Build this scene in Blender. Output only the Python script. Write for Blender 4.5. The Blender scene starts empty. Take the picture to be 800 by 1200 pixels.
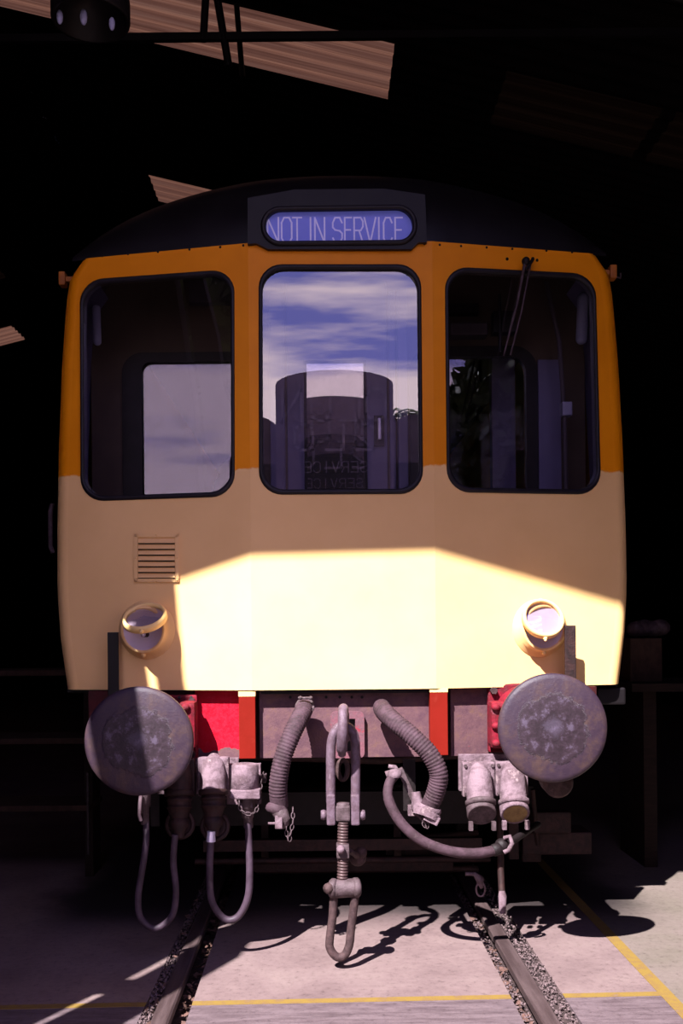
import bpy, bmesh, math, random
from mathutils import Vector, Matrix
random.seed(7)
S = bpy.context.scene
COL = S.collection
PI = math.pi

# ------------------------------------------------------------------ camera
CX, CZ, ROLL, FPX = -0.11, 1.49, 0.0095, 1154.0
cd = bpy.data.cameras.new('camera'); cam = bpy.data.objects.new('camera', cd); COL.objects.link(cam)
cr, sr = math.cos(ROLL), math.sin(ROLL)
cam.matrix_world = Matrix(((cr, sr, 0, CX), (0, 0, -1, 0), (-sr, cr, 0, CZ), (0, 0, 0, 1)))
cd.sensor_width = 36; cd.lens = FPX / 1200 * 36
cd.shift_x = 25 / 1200; cd.shift_y = 138 / 1200
cd.clip_start = .05; cd.clip_end = 400
S.camera = cam

# ------------------------------------------------------------------ world: blue sky with bands of lilac cloud
S.view_settings.view_transform = 'Standard'; S.view_settings.look = 'None'
S.view_settings.gamma = 1; S.view_settings.use_curve_mapping = False
S.view_settings.exposure = 0
W = bpy.data.worlds.new('world'); S.world = W; W.use_nodes = True
nt = W.node_tree; N = nt.nodes; L = nt.links
bg = N['Background']
tc = N.new('ShaderNodeTexCoord'); mp = N.new('ShaderNodeMapping'); mp.inputs['Scale'].default_value = (2.0, 2.0, 13)
mp.inputs['Location'].default_value = (3.1, 1.0, 1.7)
nz = N.new('ShaderNodeTexNoise'); nz.inputs['Scale'].default_value = 1.15; nz.inputs['Detail'].default_value = 7; nz.inputs['Roughness'].default_value = .55
rp = N.new('ShaderNodeValToRGB')
rp.color_ramp.elements[0].position = .45; rp.color_ramp.elements[0].color = (.17, .17, .55, 1)
rp.color_ramp.elements[1].position = .57; rp.color_ramp.elements[1].color = (1.0, .78, .88, 1)
L.new(tc.outputs['Generated'], mp.inputs[0]); L.new(mp.outputs[0], nz.inputs[0])
sx = N.new('ShaderNodeSeparateXYZ'); L.new(tc.outputs['Generated'], sx.inputs[0])
el = N.new('ShaderNodeMapRange'); L.new(sx.outputs[2], el.inputs[0])            # cloud thins out with height
el.inputs[1].default_value = .15; el.inputs[2].default_value = .34; el.inputs[3].default_value = .10; el.inputs[4].default_value = -.05
ad = N.new('ShaderNodeMath'); ad.operation = 'ADD'; L.new(nz.outputs[0], ad.inputs[0]); L.new(el.outputs[0], ad.inputs[1]); L.new(ad.outputs[0], rp.inputs[0]); L.new(rp.outputs[0], bg.inputs[0])
bg.inputs[1].default_value = 3.0

# ------------------------------------------------------------------ sun
SUN = Vector((.45, .78, -1.06)).normalized()
sd = bpy.data.lights.new('sun', 'SUN'); so = bpy.data.objects.new('sun', sd); COL.objects.link(so)
sd.energy = 20; sd.angle = .0093; sd.color = (1, .98, 1.0)
so.rotation_euler = SUN.to_track_quat('-Z', 'Y').to_euler(); so.location = (-3, -5, 9)

# ------------------------------------------------------------------ pixel -> ray helpers (a 800x1200 frame)
def ray(px, py):
    u = (px - 375) / FPX; v = (738 - py) / FPX
    return (u * cr + v * sr), (-u * sr + v * cr)
def at(px, py, Y):
    u, v = ray(px, py)
    return Vector((CX + u * Y, Y, CZ + v * Y))
FY, KX, KS = 4.60, .43, .2143
def face_y(x): return FY + max(0, abs(x) - KX) * KS
def onface(px, py, off=0.0):
    u, v = ray(px, py)
    Y = FY
    for i in range(12): Y = face_y(CX + u * Y) - off
    return Vector((CX + u * Y, Y, CZ + v * Y))

# ------------------------------------------------------------------ mesh builder
class MB:
    def __init__(s): s.v = []; s.f = []; s.sm = []
    def add(s, vs, fs, smooth=False):
        b = len(s.v); s.v += [tuple(p) for p in vs]
        for f in fs: s.f.append(tuple(b + i for i in f)); s.sm.append(smooth)
    def box(s, a, b, rot=None, c=None, bev=0):
        x0, y0, z0 = [min(a[i], b[i]) for i in range(3)]; x1, y1, z1 = [max(a[i], b[i]) for i in range(3)]
        if bev:
            bm = bmesh.new(); bmesh.ops.create_cube(bm, size=1)
            for v in bm.verts: v.co = Vector(((x0 + x1) / 2 + v.co.x * (x1 - x0), (y0 + y1) / 2 + v.co.y * (y1 - y0), (z0 + z1) / 2 + v.co.z * (z1 - z0)))
            bmesh.ops.bevel(bm, geom=bm.edges[:], offset=bev, segments=2, affect='EDGES', profile=.6)
            bm.verts.index_update(); vs = [v.co.copy() for v in bm.verts]; fs = [[v.index for v in f.verts] for f in bm.faces]; bm.free()
        else:
            vs = [Vector(p) for p in ((x0,y0,z0),(x1,y0,z0),(x1,y1,z0),(x0,y1,z0),(x0,y0,z1),(x1,y0,z1),(x1,y1,z1),(x0,y1,z1))]
            fs = [(0,3,2,1),(4,5,6,7),(0,1,5,4),(1,2,6,5),(2,3,7,6),(3,0,4,7)]
        if rot is not None:
            c = Vector(c) if c is not None else Vector(((x0+x1)/2,(y0+y1)/2,(z0+z1)/2))
            vs = [c + rot @ (v - c) for v in vs]
        s.add(vs, fs); return s
    def tube(s, pts, r, n=14, cap=True, squash=1.0):
        pts = [Vector(p) for p in pts]
        rs = r if isinstance(r, (list, tuple)) else [r] * len(pts)
        t0 = (pts[1] - pts[0]).normalized()
        up = Vector((0, 0, 1)) if abs(t0.z) < .9 else Vector((0, 1, 0))
        nn = t0.cross(up).normalized(); vs = []; prev = t0
        for i, p in enumerate(pts):
            t = (pts[min(i+1, len(pts)-1)] - pts[max(i-1, 0)])
            t = t.normalized() if t.length > 1e-9 else prev
            q = prev.rotation_difference(t); nn = q @ nn; nn = (nn - t * nn.dot(t)).normalized(); b = t.cross(nn); prev = t
            for k in range(n):
                a = 2 * PI * k / n
                vs.append(p + nn * math.cos(a) * rs[i] + b * math.sin(a) * rs[i] * squash)
        m = len(pts); fs = []
        for i in range(m - 1):
            for k in range(n): fs.append((i*n+k, i*n+(k+1)%n, (i+1)*n+(k+1)%n, (i+1)*n+k))
        s.add(vs, fs, True)
        if cap:
            s.add(vs[:n], [tuple(range(n))[::-1]]); s.add(vs[-n:], [tuple(range(n))])
        return s
    def lathe(s, prof, c, axis, n=32, smooth=True):      # prof: [(r, h)] along axis
        axis = Vector(axis).normalized(); c = Vector(c)
        up = Vector((0, 0, 1)) if abs(axis.z) < .9 else Vector((1, 0, 0))
        a1 = axis.cross(up).normalized(); a2 = axis.cross(a1)
        vs = []; fs = []
        for (r, h) in prof:
            for k in range(n):
                a = 2*PI*k/n; vs.append(c + axis*h + a1*math.cos(a)*r + a2*math.sin(a)*r)
        for i in range(len(prof)-1):
            for k in range(n): fs.append((i*n+k, i*n+(k+1)%n, (i+1)*n+(k+1)%n, (i+1)*n+k))
        s.add(vs, fs, smooth); return s
    def cyl(s, a, b, r, n=20): return s.tube([a, b], r, n)
    def sphere(s, c, r, n=12, sc=(1,1,1)):
        c = Vector(c); vs = []; fs = []; m = n // 2
        for i in range(m + 1):
            th = PI * i / m
            for k in range(n):
                a = 2*PI*k/n; vs.append(c + Vector((math.sin(th)*math.cos(a)*r*sc[0], math.sin(th)*math.sin(a)*r*sc[1], math.cos(th)*r*sc[2])))
        for i in range(m):
            for k in range(n): fs.append((i*n+k, (i+1)*n+k, (i+1)*n+(k+1)%n, i*n+(k+1)%n))
        s.add(vs, fs, True); return s
    def torus(s, c, R, r, ax1, ax2, st=1.0, n=16, m=8):
        c = Vector(c); ax1 = Vector(ax1).normalized(); ax2 = Vector(ax2).normalized()
        pts = [c + ax1*math.cos(2*PI*i/n)*R + ax2*math.sin(2*PI*i/n)*R*st for i in range(n)]
        nor = ax1.cross(ax2).normalized(); vs = []
        for i in range(n):
            t = (pts[(i+1)%n]-pts[i-1]).normalized(); o = t.cross(nor)
            for k in range(m):
                a = 2*PI*k/m; vs.append(pts[i] + o*math.cos(a)*r + nor*math.sin(a)*r)
        fs = [(i*m+k, i*m+(k+1)%m, ((i+1)%n)*m+(k+1)%m, ((i+1)%n)*m+k) for i in range(n) for k in range(m)]
        s.add(vs, fs, True); return s
    def sheet(s, outer, holes, fmap, bmap):              # flat polygon with holes, front map and back map
        bm = bmesh.new(); loops = []; es = []
        for lp in [outer] + list(holes):
            vv = [bm.verts.new((p[0], p[1], 0)) for p in lp]; loops.append(vv)
            for i in range(len(vv)): es.append(bm.edges.new((vv[i], vv[(i+1)%len(vv)])))
        bmesh.ops.triangle_fill(bm, use_beauty=True, use_dissolve=False, edges=es)
        bm.verts.index_update(); n = len(bm.verts)
        P = [(v.co.x, v.co.y) for v in bm.verts]
        F = [[v.index for v in f.verts] for f in bm.faces]
        L_ = [[v.index for v in lp] for lp in loops]; bm.free()
        vs = [fmap(*p) for p in P] + [bmap(*p) for p in P]
        fs = [tuple(f) for f in F] + [tuple(n+i for i in reversed(f)) for f in F]
        for lp in L_:
            for i in range(len(lp)):
                a, b = lp[i], lp[(i+1)%len(lp)]; fs.append((a, b, n+b, n+a))
        s.add(vs, fs); return s
    def prism(s, poly, fmap, bmap): return s.sheet(poly, [], fmap, bmap)
    def build(s, name, mat, parent=None, label=None, kind=None, bevel=0):
        me = bpy.data.meshes.new(name); me.from_pydata(s.v, [], s.f)
        for p, q in zip(me.polygons, s.sm): p.use_smooth = q
        bm = bmesh.new(); bm.from_mesh(me); bmesh.ops.recalc_face_normals(bm, faces=bm.faces[:]); bm.to_mesh(me); bm.free()
        me.materials.append(mat)
        o = bpy.data.objects.new(name, me); COL.objects.link(o)
        if parent: attach(o, parent)
        if label: o['label'] = label
        if kind: o['kind'] = kind
        return o
WL = {}
def wloc(o): return WL.get(o.name, Vector((0,0,0)))
def attach(o, p): o.parent = p; o.matrix_parent_inverse = Matrix.Translation(-wloc(p))
def thing(name, label, cat, loc, group=None):
    e = bpy.data.objects.new(name, None); COL.objects.link(e); e.location = loc; e.empty_display_size = .1
    WL[e.name] = Vector(loc); e['label'] = label; e['category'] = cat
    if group: e['group'] = group
    return e
def tag(o, label, cat, group=None):
    o['label'] = label; o['category'] = cat
    if group: o['group'] = group
    return o
def spline(pts, seg=10):
    pts = [Vector(p) for p in pts]; P = [pts[0]*2-pts[1]] + pts + [pts[-1]*2-pts[-2]]; out = []
    for i in range(1, len(P)-2):
        for k in range(seg):
            t = k/seg; a, b, c, d = P[i-1], P[i], P[i+1], P[i+2]
            out.append(.5*((2*b)+(c-a)*t+(2*a-5*b+4*c-d)*t*t+(3*b-a-3*c+d)*t**3))
    out.append(pts[-1]); return out
def rrect(x0, y0, x1, y1, r, n=7):
    out = []
    for (cx, cy, a0) in ((x1-r, y1-r, 0), (x0+r, y1-r, 90), (x0+r, y0+r, 180), (x1-r, y0+r, 270)):
        for i in range(n+1):
            a = math.radians(a0 + 90*i/n); out.append((cx + r*math.cos(a), cy + r*math.sin(a)))
    return out
def rquad(c, r, n=7):                                   # rounded quadrilateral, corners in order
    out = []; c = [Vector(p) for p in c]
    for i in range(len(c)):
        p = c[i]; a = (c[i-1]-p).normalized(); b = (c[(i+1)%len(c)]-p).normalized()
        A = p+a*r; B = p+b*r
        for k in range(n+1):
            t = k/n
            w = .7
            q = (A*(1-t)**2 + p*2*w*t*(1-t) + B*t*t) / ((1-t)**2+2*w*t*(1-t)+t*t)
            out.append((q.x, q.y))
    return out

# ------------------------------------------------------------------ materials
def lin(c): return tuple((x/255/12.92 if x/255 <= .04045 else ((x/255+.055)/1.055)**2.4) for x in c)
def base(name):
    m = bpy.data.materials.new(name); m.use_nodes = True; return m, m.node_tree.nodes, m.node_tree.links, m.node_tree.nodes['Principled BSDF']
def noise(N, L, scale, detail=6, rough=.6, stretch=None, loc=None):
    t = N.new('ShaderNodeTexCoord'); n = N.new('ShaderNodeTexNoise')
    n.inputs['Scale'].default_value = scale; n.inputs['Detail'].default_value = detail; n.inputs['Roughness'].default_value = rough
    m = N.new('ShaderNodeMapping')
    if stretch: m.inputs['Scale'].default_value = stretch
    if loc: m.inputs['Location'].default_value = loc
    L.new(t.outputs['Object'], m.inputs[0]); L.new(m.outputs[0], n.inputs[0])
    return n.outputs[0]
def ramp(N, L, src, stops):
    r = N.new('ShaderNodeValToRGB'); e = r.color_ramp.elements
    while len(e) < len(stops): e.new(.5)
    for i, (p, c) in enumerate(stops): e[i].position = p; e[i].color = (*c, 1) if len(c) == 3 else c
    L.new(src, r.inputs[0]); return r.outputs[0]
def mat(name, c1, c2=None, scale=12, rough=.6, metal=0, bump=0, bscale=60, p=(.4, .6), stretch=None, c3=None, spec=.22):
    m, N, L, b = base(name)
    b.inputs['Roughness'].default_value = rough; b.inputs['Metallic'].default_value = metal
    b.inputs['Specular IOR Level'].default_value = spec
    if c2 is None: c2 = tuple(x*.85 for x in c1)
    st = [(p[0], c1), (p[1], c2)]
    if c3: st.append((min(1, p[1]+.12), c3))
    col = ramp(N, L, noise(N, L, scale, 8, .65, stretch), st)
    L.new(col, b.inputs['Base Color'])
    if bump:
        bn = N.new('ShaderNodeBump'); bn.inputs['Strength'].default_value = bump; bn.inputs['Distance'].default_value = .01
        L.new(noise(N, L, bscale, 6, .7), bn.inputs['Height']); L.new(bn.outputs[0], b.inputs['Normal'])
    return m
def mixc(N, L, fac, a, b):
    x = N.new('ShaderNodeMix'); x.data_type = 'RGBA'
    for s_, v in ((0, fac), (6, a), (7, b)):
        if hasattr(v, 'default_value') or isinstance(v, bpy.types.NodeSocket): L.new(v, x.inputs[s_])
        else: x.inputs[s_].default_value = v if s_ == 0 else (*v, 1)
    return x.outputs[2]
def math_(N, L, op, a, b=0.0, c=None):
    x = N.new('ShaderNodeMath'); x.operation = op
    for i, v in enumerate((a, b, c)):
        if v is None: continue
        if isinstance(v, bpy.types.NodeSocket): L.new(v, x.inputs[i])
        else: x.inputs[i].default_value = v
    return x.outputs[0]
def sstep(N, L, v, lo, hi):
    x = N.new('ShaderNodeMapRange'); x.interpolation_type = 'SMOOTHSTEP'
    L.new(v, x.inputs[0]); x.inputs[1].default_value = lo; x.inputs[2].default_value = hi; return x.outputs[0]

M = {}
# railcar front paint: faded cream below, orange-yellow above, brushed edge between
def body_paint():
    m, N, L, b = base('body_paint')
    g = N.new('ShaderNodeNewGeometry'); sp = N.new('ShaderNodeSeparateXYZ'); L.new(g.outputs['Position'], sp.inputs[0])
    n1 = noise(N, L, 14, 4, .7); n2 = noise(N, L, 2.2, 3, .5)
    h = math_(N, L, 'ADD', sp.outputs[2], math_(N, L, 'MULTIPLY', n1, .05))
    h = math_(N, L, 'ADD', h, math_(N, L, 'MULTIPLY', n2, .07))
    f = sstep(N, L, h, 2.305, 2.317)
    cream = ramp(N, L, noise(N, L, 2.5, 6, .6), [(.35, (.82, .51, .215)), (.65, (.77, .47, .19))])
    yel = ramp(N, L, noise(N, L, 3, 6, .6), [(.35, (.80, .255, .004)), (.7, (.70, .215, .003))])
    L.new(mixc(N, L, f, cream, yel), b.inputs['Base Color'])
    b.inputs['Roughness'].default_value = .42; b.inputs['Specular IOR Level'].default_value = .13
    bn = N.new('ShaderNodeBump'); bn.inputs['Strength'].default_value = .12; bn.inputs['Distance'].default_value = .004
    L.new(noise(N, L, 5, 5, .6), bn.inputs['Height']); L.new(bn.outputs[0], b.inputs['Normal'])
    return m
M['paint'] = body_paint()
M['cream'] = mat('cream_paint', (.82, .51, .215), (.77, .47, .19), 3, .4, spec=.25)
M['lampring'] = mat('lamp_ring_paint', (.82, .56, .22), (.78, .5, .2), 5, .3)
M['black'] = mat('black_paint', (.009, .007, .008), (.006, .004, .005), 6, .45, spec=.2)
M['rubber'] = mat('rubber', (.010, .008, .010), (.016, .012, .016), 10, .45)
M['darkmetal'] = mat('dark_metal', (.014, .009, .010), (.008, .005, .005), 20, .55, .2, .3)
M['iron'] = mat('dusty_iron', (.085, .055, .062), (.045, .028, .030), 25, .6, .1, .4, 90, c3=(.13, .09, .10))
M['link'] = mat('worn_steel_link', (.125, .082, .108), (.080, .048, .060), 30, .5, .15, .35, 110, c3=(.165, .11, .135))
M['rust'] = mat('rusty_iron', (.062, .034, .034), (.030, .016, .017), 30, .7, .1, .5, 90, c3=(.10, .055, .055))
M['hose'] = mat('dusty_hose', (.058, .030, .040), (.030, .015, .019), 22, .75, 0, .3, 120, c3=(.10, .062, .070))
M['cable'] = mat('cable_sheath', (.055, .034, .050), (.032, .019, .028), 14, .5, 0, .15, 80)
M['brownmetal'] = mat('brown_connector', (.035, .015, .014), (.018, .009, .009), 30, .6, .2, .4)
M['dust'] = mat('dust_caked_casting', (.175, .115, .135), (.09, .055, .064), 16, .8, 0, .6, 60, p=(.42, .58), c3=(.27, .19, .20), spec=.15)
M['ochre'] = mat('ochre_cover', (.22, .14, .055), (.15, .09, .035), 30, .7, 0, .4, 70)
M['orangered'] = mat('orange_red_paint', (.165, .010, .006), (.15, .009, .005), 10, .5, spec=.06, c3=(.18, .018, .011), p=(.4, .62))
M['lensback'] = mat('frosted_lens_back', (.50, .40, .46), (.44, .35, .41), 6, .35)
M['chrome'] = mat('silvered_metal', (.75, .68, .82), (.68, .62, .76), 8, .28, .55)
M['lilac'] = mat('reflector_enamel', (.80, .70, .86), (.74, .64, .82), 5, .25, .2)
M['interior'] = mat('cab_lining', (.085, .066, .085), (.07, .055, .07), 3, .6)
M['bulk'] = mat('bulkhead_paint', (.17, .15, .28), (.15, .13, .25), 3, .5)
M['cabtop'] = mat('cab_upper_lining', (.10, .07, .055), (.08, .055, .045), 3, .6)
M['palefit'] = mat('pale_fitting', (.30, .29, .45), (.28, .27, .42), 5, .4)
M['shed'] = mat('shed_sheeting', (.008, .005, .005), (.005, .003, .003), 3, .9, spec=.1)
M['timber'] = mat('dark_timber', (.018, .010, .008), (.010, .006, .005), 8, .8, stretch=(1, 1, 8), spec=.1)
M['wood'] = mat('brown_timber', (.05, .028, .02), (.03, .017, .013), 10, .8, stretch=(2, 8, 1), spec=.1)
M['yellowline'] = mat('yellow_floor_paint', (.17, .105, .024), (.15, .088, .03), 18, .7, p=(.45, .6), c3=(.14, .09, .065))
M['rail'] = mat('rail_steel', (.105, .07, .07), (.06, .038, .038), 20, .4, .3, .15, 60, stretch=(1, .1, 1))
M['stone'] = mat('ballast_stone', (.13, .088, .09), (.07, .045, .045), 30, .9)
M['leaf'] = mat('dry_leaf', (.10, .05, .04), (.05, .026, .02), 30, .8)
M['soil'] = mat('slot_dirt', (.045, .028, .027), (.02, .012, .012), 25, .95, 0, .6, 40)
M['green'] = mat('tree_leaves', (.045, .06, .014), (.025, .035, .01), 3, .7)
M['bark'] = mat('tree_bark', (.06, .045, .03), (.03, .022, .016), 10, .9)
M['locopaint'] = mat('locomotive_paint', (.14, .10, .12), (.10, .07, .085), 4, .4)
M['locodark'] = mat('locomotive_smokebox_black', (.02, .016, .016), (.012, .01, .01), 4, .5)
M['letter'] = mat('white_lettering', (.19, .155, .18), (.15, .12, .14), 6, .6)
M['blindtext'] = mat('blind_lettering', (.55, .5, .75), (.5, .45, .7), 60, .6)
M['blindtext'].node_tree.nodes['Principled BSDF'].inputs['Emission Color'].default_value = (.62, .56, .95, 1); M['blindtext'].node_tree.nodes['Principled BSDF'].inputs['Emission Strength'].default_value = .17
M['blind'] = mat('blue_blind_cloth', (.16, .17, .60), (.13, .145, .52), 4, .5)
for mm_ in ('blind',): M[mm_].node_tree.nodes['Principled BSDF'].inputs['Emission Color'].default_value = (.2, .21, .85, 1); M[mm_].node_tree.nodes['Principled BSDF'].inputs['Emission Strength'].default_value = .16
M['screw'] = mat('oily_screw_thread', (.075, .042, .042), (.045, .025, .025), 30, .5, .2)
M['amber'] = mat('orange_bracket', (.55, .17, .02), (.4, .12, .02), 10, .5)

def buffer_steel():
    m, N, L, b = base('greasy_buffer_steel')
    a = noise(N, L, 6, 10, .75); c = noise(N, L, 22, 8, .75)
    t = N.new('ShaderNodeTexCoord'); sp = N.new('ShaderNodeSeparateXYZ'); L.new(t.outputs['Object'], sp.inputs[0])
    r = math_(N, L, 'SQRT', math_(N, L, 'ADD', math_(N, L, 'POWER', math_(N, L, 'ABSOLUTE', sp.outputs[0]), 2), math_(N, L, 'POWER', math_(N, L, 'ABSOLUTE', sp.outputs[2]), 2)))
    r = math_(N, L, 'ADD', r, math_(N, L, 'MULTIPLY', a, .17))
    grease = sstep(N, L, r, .236, .222)
    outer = ramp(N, L, a, [(.36, (.022, .011, .024)), (.50, (.032, .017, .027)), (.62, (.052, .028, .026))])
    inner = ramp(N, L, c, [(.42, (.014, .007, .010)), (.53, (.027, .014, .021)), (.62, (.085, .062, .095))])
    mid = ramp(N, L, math_(N, L, 'ADD', r, math_(N, L, 'MULTIPLY', c, .09)), [(.155, (.085, .065, .10)), (.175, (.014, .008, .011)), (.24, (.03, .017, .024))])
    inner = mixc(N, L, .35, inner, mid)
    L.new(mixc(N, L, grease, outer, inner), b.inputs['Base Color'])
    b.inputs['Roughness'].default_value = .5; b.inputs['Specular IOR Level'].default_value = .3
    bn = N.new('ShaderNodeBump'); bn.inputs['Strength'].default_value = .55; bn.inputs['Distance'].default_value = .012
    hh = math_(N, L, 'ADD', math_(N, L, 'MULTIPLY', grease, .35), math_(N, L, 'MULTIPLY', c, .5))
    L.new(hh, bn.inputs['Height']); L.new(bn.outputs[0], b.inputs['Normal'])
    return m
M['buffer'] = buffer_steel()

def beam_paint(name, redlo, redhi):
    # rusty grey steel with patches of bright red paint; reds where noise passes and x lies in a band
    m, N, L, b = base(name)
    g = N.new('ShaderNodeNewGeometry'); sp = N.new('ShaderNodeSeparateXYZ'); L.new(g.outputs['Position'], sp.inputs[0])
    n = noise(N, L, 9, 6, .65); n2 = noise(N, L, 45, 4, .8)
    steel = ramp(N, L, noise(N, L, 16, 8, .7), [(.35, (.075, .036, .047)), (.55, (.105, .052, .057)), (.7, (.12, .062, .045))])
    red = ramp(N, L, n2, [(.4, (.36, .0005, .010)), (.8, (.38, .012, .03))])
    zz = math_(N, L, 'ADD', sp.outputs[2], math_(N, L, 'MULTIPLY', n, .12))
    xx = math_(N, L, 'ADD', sp.outputs[0], math_(N, L, 'MULTIPLY', n, .08))
    f = math_(N, L, 'MULTIPLY', sstep(N, L, zz, redlo, redlo+.006), sstep(N, L, xx, redhi, redhi-.006))
    f = math_(N, L, 'MAXIMUM', f, sstep(N, L, n2, .705, .72))
    L.new(mixc(N, L, f, steel, red), b.inputs['Base Color']); b.inputs['Roughness'].default_value = .6; b.inputs['Specular IOR Level'].default_value = .12
    bn = N.new('ShaderNodeBump'); bn.inputs['Strength'].default_value = .4; bn.inputs['Distance'].default_value = .006
    L.new(n2, bn.inputs['Height']); L.new(bn.outputs[0], b.inputs['Normal'])
    return m
M['beam_left'] = beam_paint('beam_red_left', .985, -.435)
M['beam'] = beam_paint('beam_rusty', 9, 9)
M['beam_right'] = beam_paint('beam_red_streak', 1.30, 9)
M['redbeam'] = mat('dark_red_beam_paint', (.05, .003, .005), (.02, .003, .003), 9, .6, 0, .2, 60)
M['redcast'] = mat('red_painted_casting', (.17, .007, .018), (.09, .010, .014), 20, .6, 0, .4, 60, c3=(.22, .06, .08), spec=.12)
M['hookplate'] = mat('red_washed_steel', (.15, .055, .070), (.12, .06, .072), 20, .65, 0, .4, 70, c3=(.22, .02, .035), spec=.12)

def glass(name, tint=.9, f0=.09, bump=0.0, gc=(1, 1, 1)):
    m, N, L, b = base(name); N.remove(b); out = N['Material Output']
    tr = N.new('ShaderNodeBsdfTransparent'); tr.inputs[0].default_value = (tint, tint*.97, tint, 1)
    gl = N.new('ShaderNodeBsdfGlossy'); gl.inputs['Roughness'].default_value = 0.0; gl.inputs[0].default_value = (*gc, 1)
    lw = N.new('ShaderNodeLayerWeight'); lw.inputs[0].default_value = .5
    f = math_(N, L, 'ADD', math_(N, L, 'MULTIPLY', math_(N, L, 'POWER', lw.outputs['Facing'], 5), .9), f0)
    mx = N.new('ShaderNodeMixShader'); L.new(f, mx.inputs[0]); L.new(tr.outputs[0], mx.inputs[1]); L.new(gl.outputs[0], mx.inputs[2])
    if bump:
        bn = N.new('ShaderNodeBump'); bn.inputs['Strength'].default_value = 1; bn.inputs['Distance'].default_value = bump
        L.new(noise(N, L, 1.6, 1, .3), bn.inputs['Height']); L.new(bn.outputs[0], gl.inputs['Normal'])
    L.new(mx.outputs[0], out.inputs[0]); return m
M['glass'] = glass('windscreen_glass', .9, .19)
M['glass2'] = glass('bulkhead_glass', .85, .16, gc=(.85, .85, 1))
M['lens'] = glass('lamp_lens', .75, .14)

M['glass3'] = glass('cab_door_glass', .85, .30)

def floor_mat():
    m, N, L, b = base('concrete_floor')
    g = N.new('ShaderNodeNewGeometry'); sp = N.new('ShaderNodeSeparateXYZ'); L.new(g.outputs['Position'], sp.inputs[0])
    n = noise(N, L, 2.2, 10, .65); n2 = noise(N, L, 30, 6, .8); n3 = noise(N, L, 5, 6, .7, (1, 6, 1))
    pink = ramp(N, L, n, [(.36, (.120, .078, .077)), (.52, (.155, .104, .101)), (.66, (.175, .122, .115))])
    grey = ramp(N, L, n3, [(.38, (.070, .046, .051)), (.6, (.12, .084, .091))])
    grn = ramp(N, L, n, [(.35, (.115, .092, .074)), (.7, (.148, .110, .10))])
    fy = sstep(N, L, math_(N, L, 'ADD', sp.outputs[1], math_(N, L, 'MULTIPLY', sp.outputs[0], -.03)), 3.955, 3.965)
    c = mixc(N, L, fy, grey, pink)
    # green painted bay right of the oblique line
    fg = sstep(N, L, sp.outputs[0], 1.296, 1.300)
    c = mixc(N, L, fg, c, grn)
    yard = ramp(N, L, n, [(.3, (.045, .03, .026)), (.7, (.075, .05, .042))])
    c = mixc(N, L, sstep(N, L, sp.outputs[1], 2.32, 2.30), c, yard)   # earthy yard outside the doorway
    shade_y = math_(N, L, 'ADD', sp.outputs[1], math_(N, L, 'MULTIPLY', n, .5))
    shade_x = math_(N, L, 'ADD', math_(N, L, 'ABSOLUTE', sp.outputs[0]), math_(N, L, 'MULTIPLY', n, .4))
    of = math_(N, L, 'MULTIPLY', sstep(N, L, shade_y, 5.05, 5.6), sstep(N, L, shade_x, 1.95, 1.6))
    c = mixc(N, L, of, c, (.018, .012, .012))   # shade under the train, painted into the floor colour
    dk = ramp(N, L, n2, [(.33, (.45, .42, .42)), (.44, (.88, .87, .87)), (.6, (1, 1, 1))])
    mm = N.new('ShaderNodeMix'); mm.data_type = 'RGBA'; mm.blend_type = 'MULTIPLY'; mm.inputs[0].default_value = .9
    L.new(c, mm.inputs[6]); L.new(dk, mm.inputs[7]); L.new(mm.outputs[2], b.inputs['Base Color'])
    b.inputs['Roughness'].default_value = .75; b.inputs['Specular IOR Level'].default_value = .3
    bn = N.new('ShaderNodeBump'); bn.inputs['Strength'].default_value = .25; bn.inputs['Distance'].default_value = .006
    L.new(n2, bn.inputs['Height']); L.new(bn.outputs[0], b.inputs['Normal'])
    return m
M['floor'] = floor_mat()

def skylight_mat(name, k):
    m, N, L, b = base(name); N.remove(b); out = N['Material Output']
    t = noise(N, L, 3, 8, .75, (.12, 16, 0))
    c = ramp(N, L, t, [(.3, tuple(x*k for x in (.10, .04, .022))), (.5, tuple(x*k for x in (.26, .12, .075))), (.7, tuple(x*k for x in (.40, .22, .14)))])
    tl = N.new('ShaderNodeBsdfTranslucent'); L.new(c, tl.inputs[0]); L.new(tl.outputs[0], out.inputs[0]); return m
M['skylight'] = skylight_mat('translucent_sheet', .12)
M['skylight_dirty'] = skylight_mat('grimy_translucent_sheet', .0018)

# ------------------------------------------------------------------ the setting: floor, shed
SL = [(-.735-.085, -.735+.10), (.745-.10, .745+.115)]
f = MB()
for (x0, x1) in ((-14, SL[0][0]), (SL[0][1], SL[1][0]), (SL[1][1], 14)):
    f.box((x0, -30, -.16), (x1, 24, 0))
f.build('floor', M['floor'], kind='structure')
f = MB(); f.box((-14, -30, -.3), (14, 24, -.16)); f.build('trim_1', M['soil'], kind='structure', label='dark earth at the bottom of the rail slots')

def roofz(x): return 5.71 + .0275 - .25*(x + .0) if x > -2.7 else 5.7375 + .675 + .25*(x + 2.7)
RX0, RX1, RY0, RY1 = -9.0, 6.5, 2.2, 22.0
def corr(mb, x0, x1, y0, y1, step=.0775, amp=.014):
    n = max(2, int((y1-y0)/step*4)); vs = []; fs = []
    ys = [y0 + (y1-y0)*i/n for i in range(n+1)]
    for y in ys:
        dz = amp*math.cos(2*PI*y/(step*2))
        vs += [(x0, y, roofz(x0)+dz), (x1, y, roofz(x1-1e-6)+dz)]
    for i in range(n): fs.append((2*i, 2*i+1, 2*i+3, 2*i+2))
    mb.add(vs, fs, True)
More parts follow.
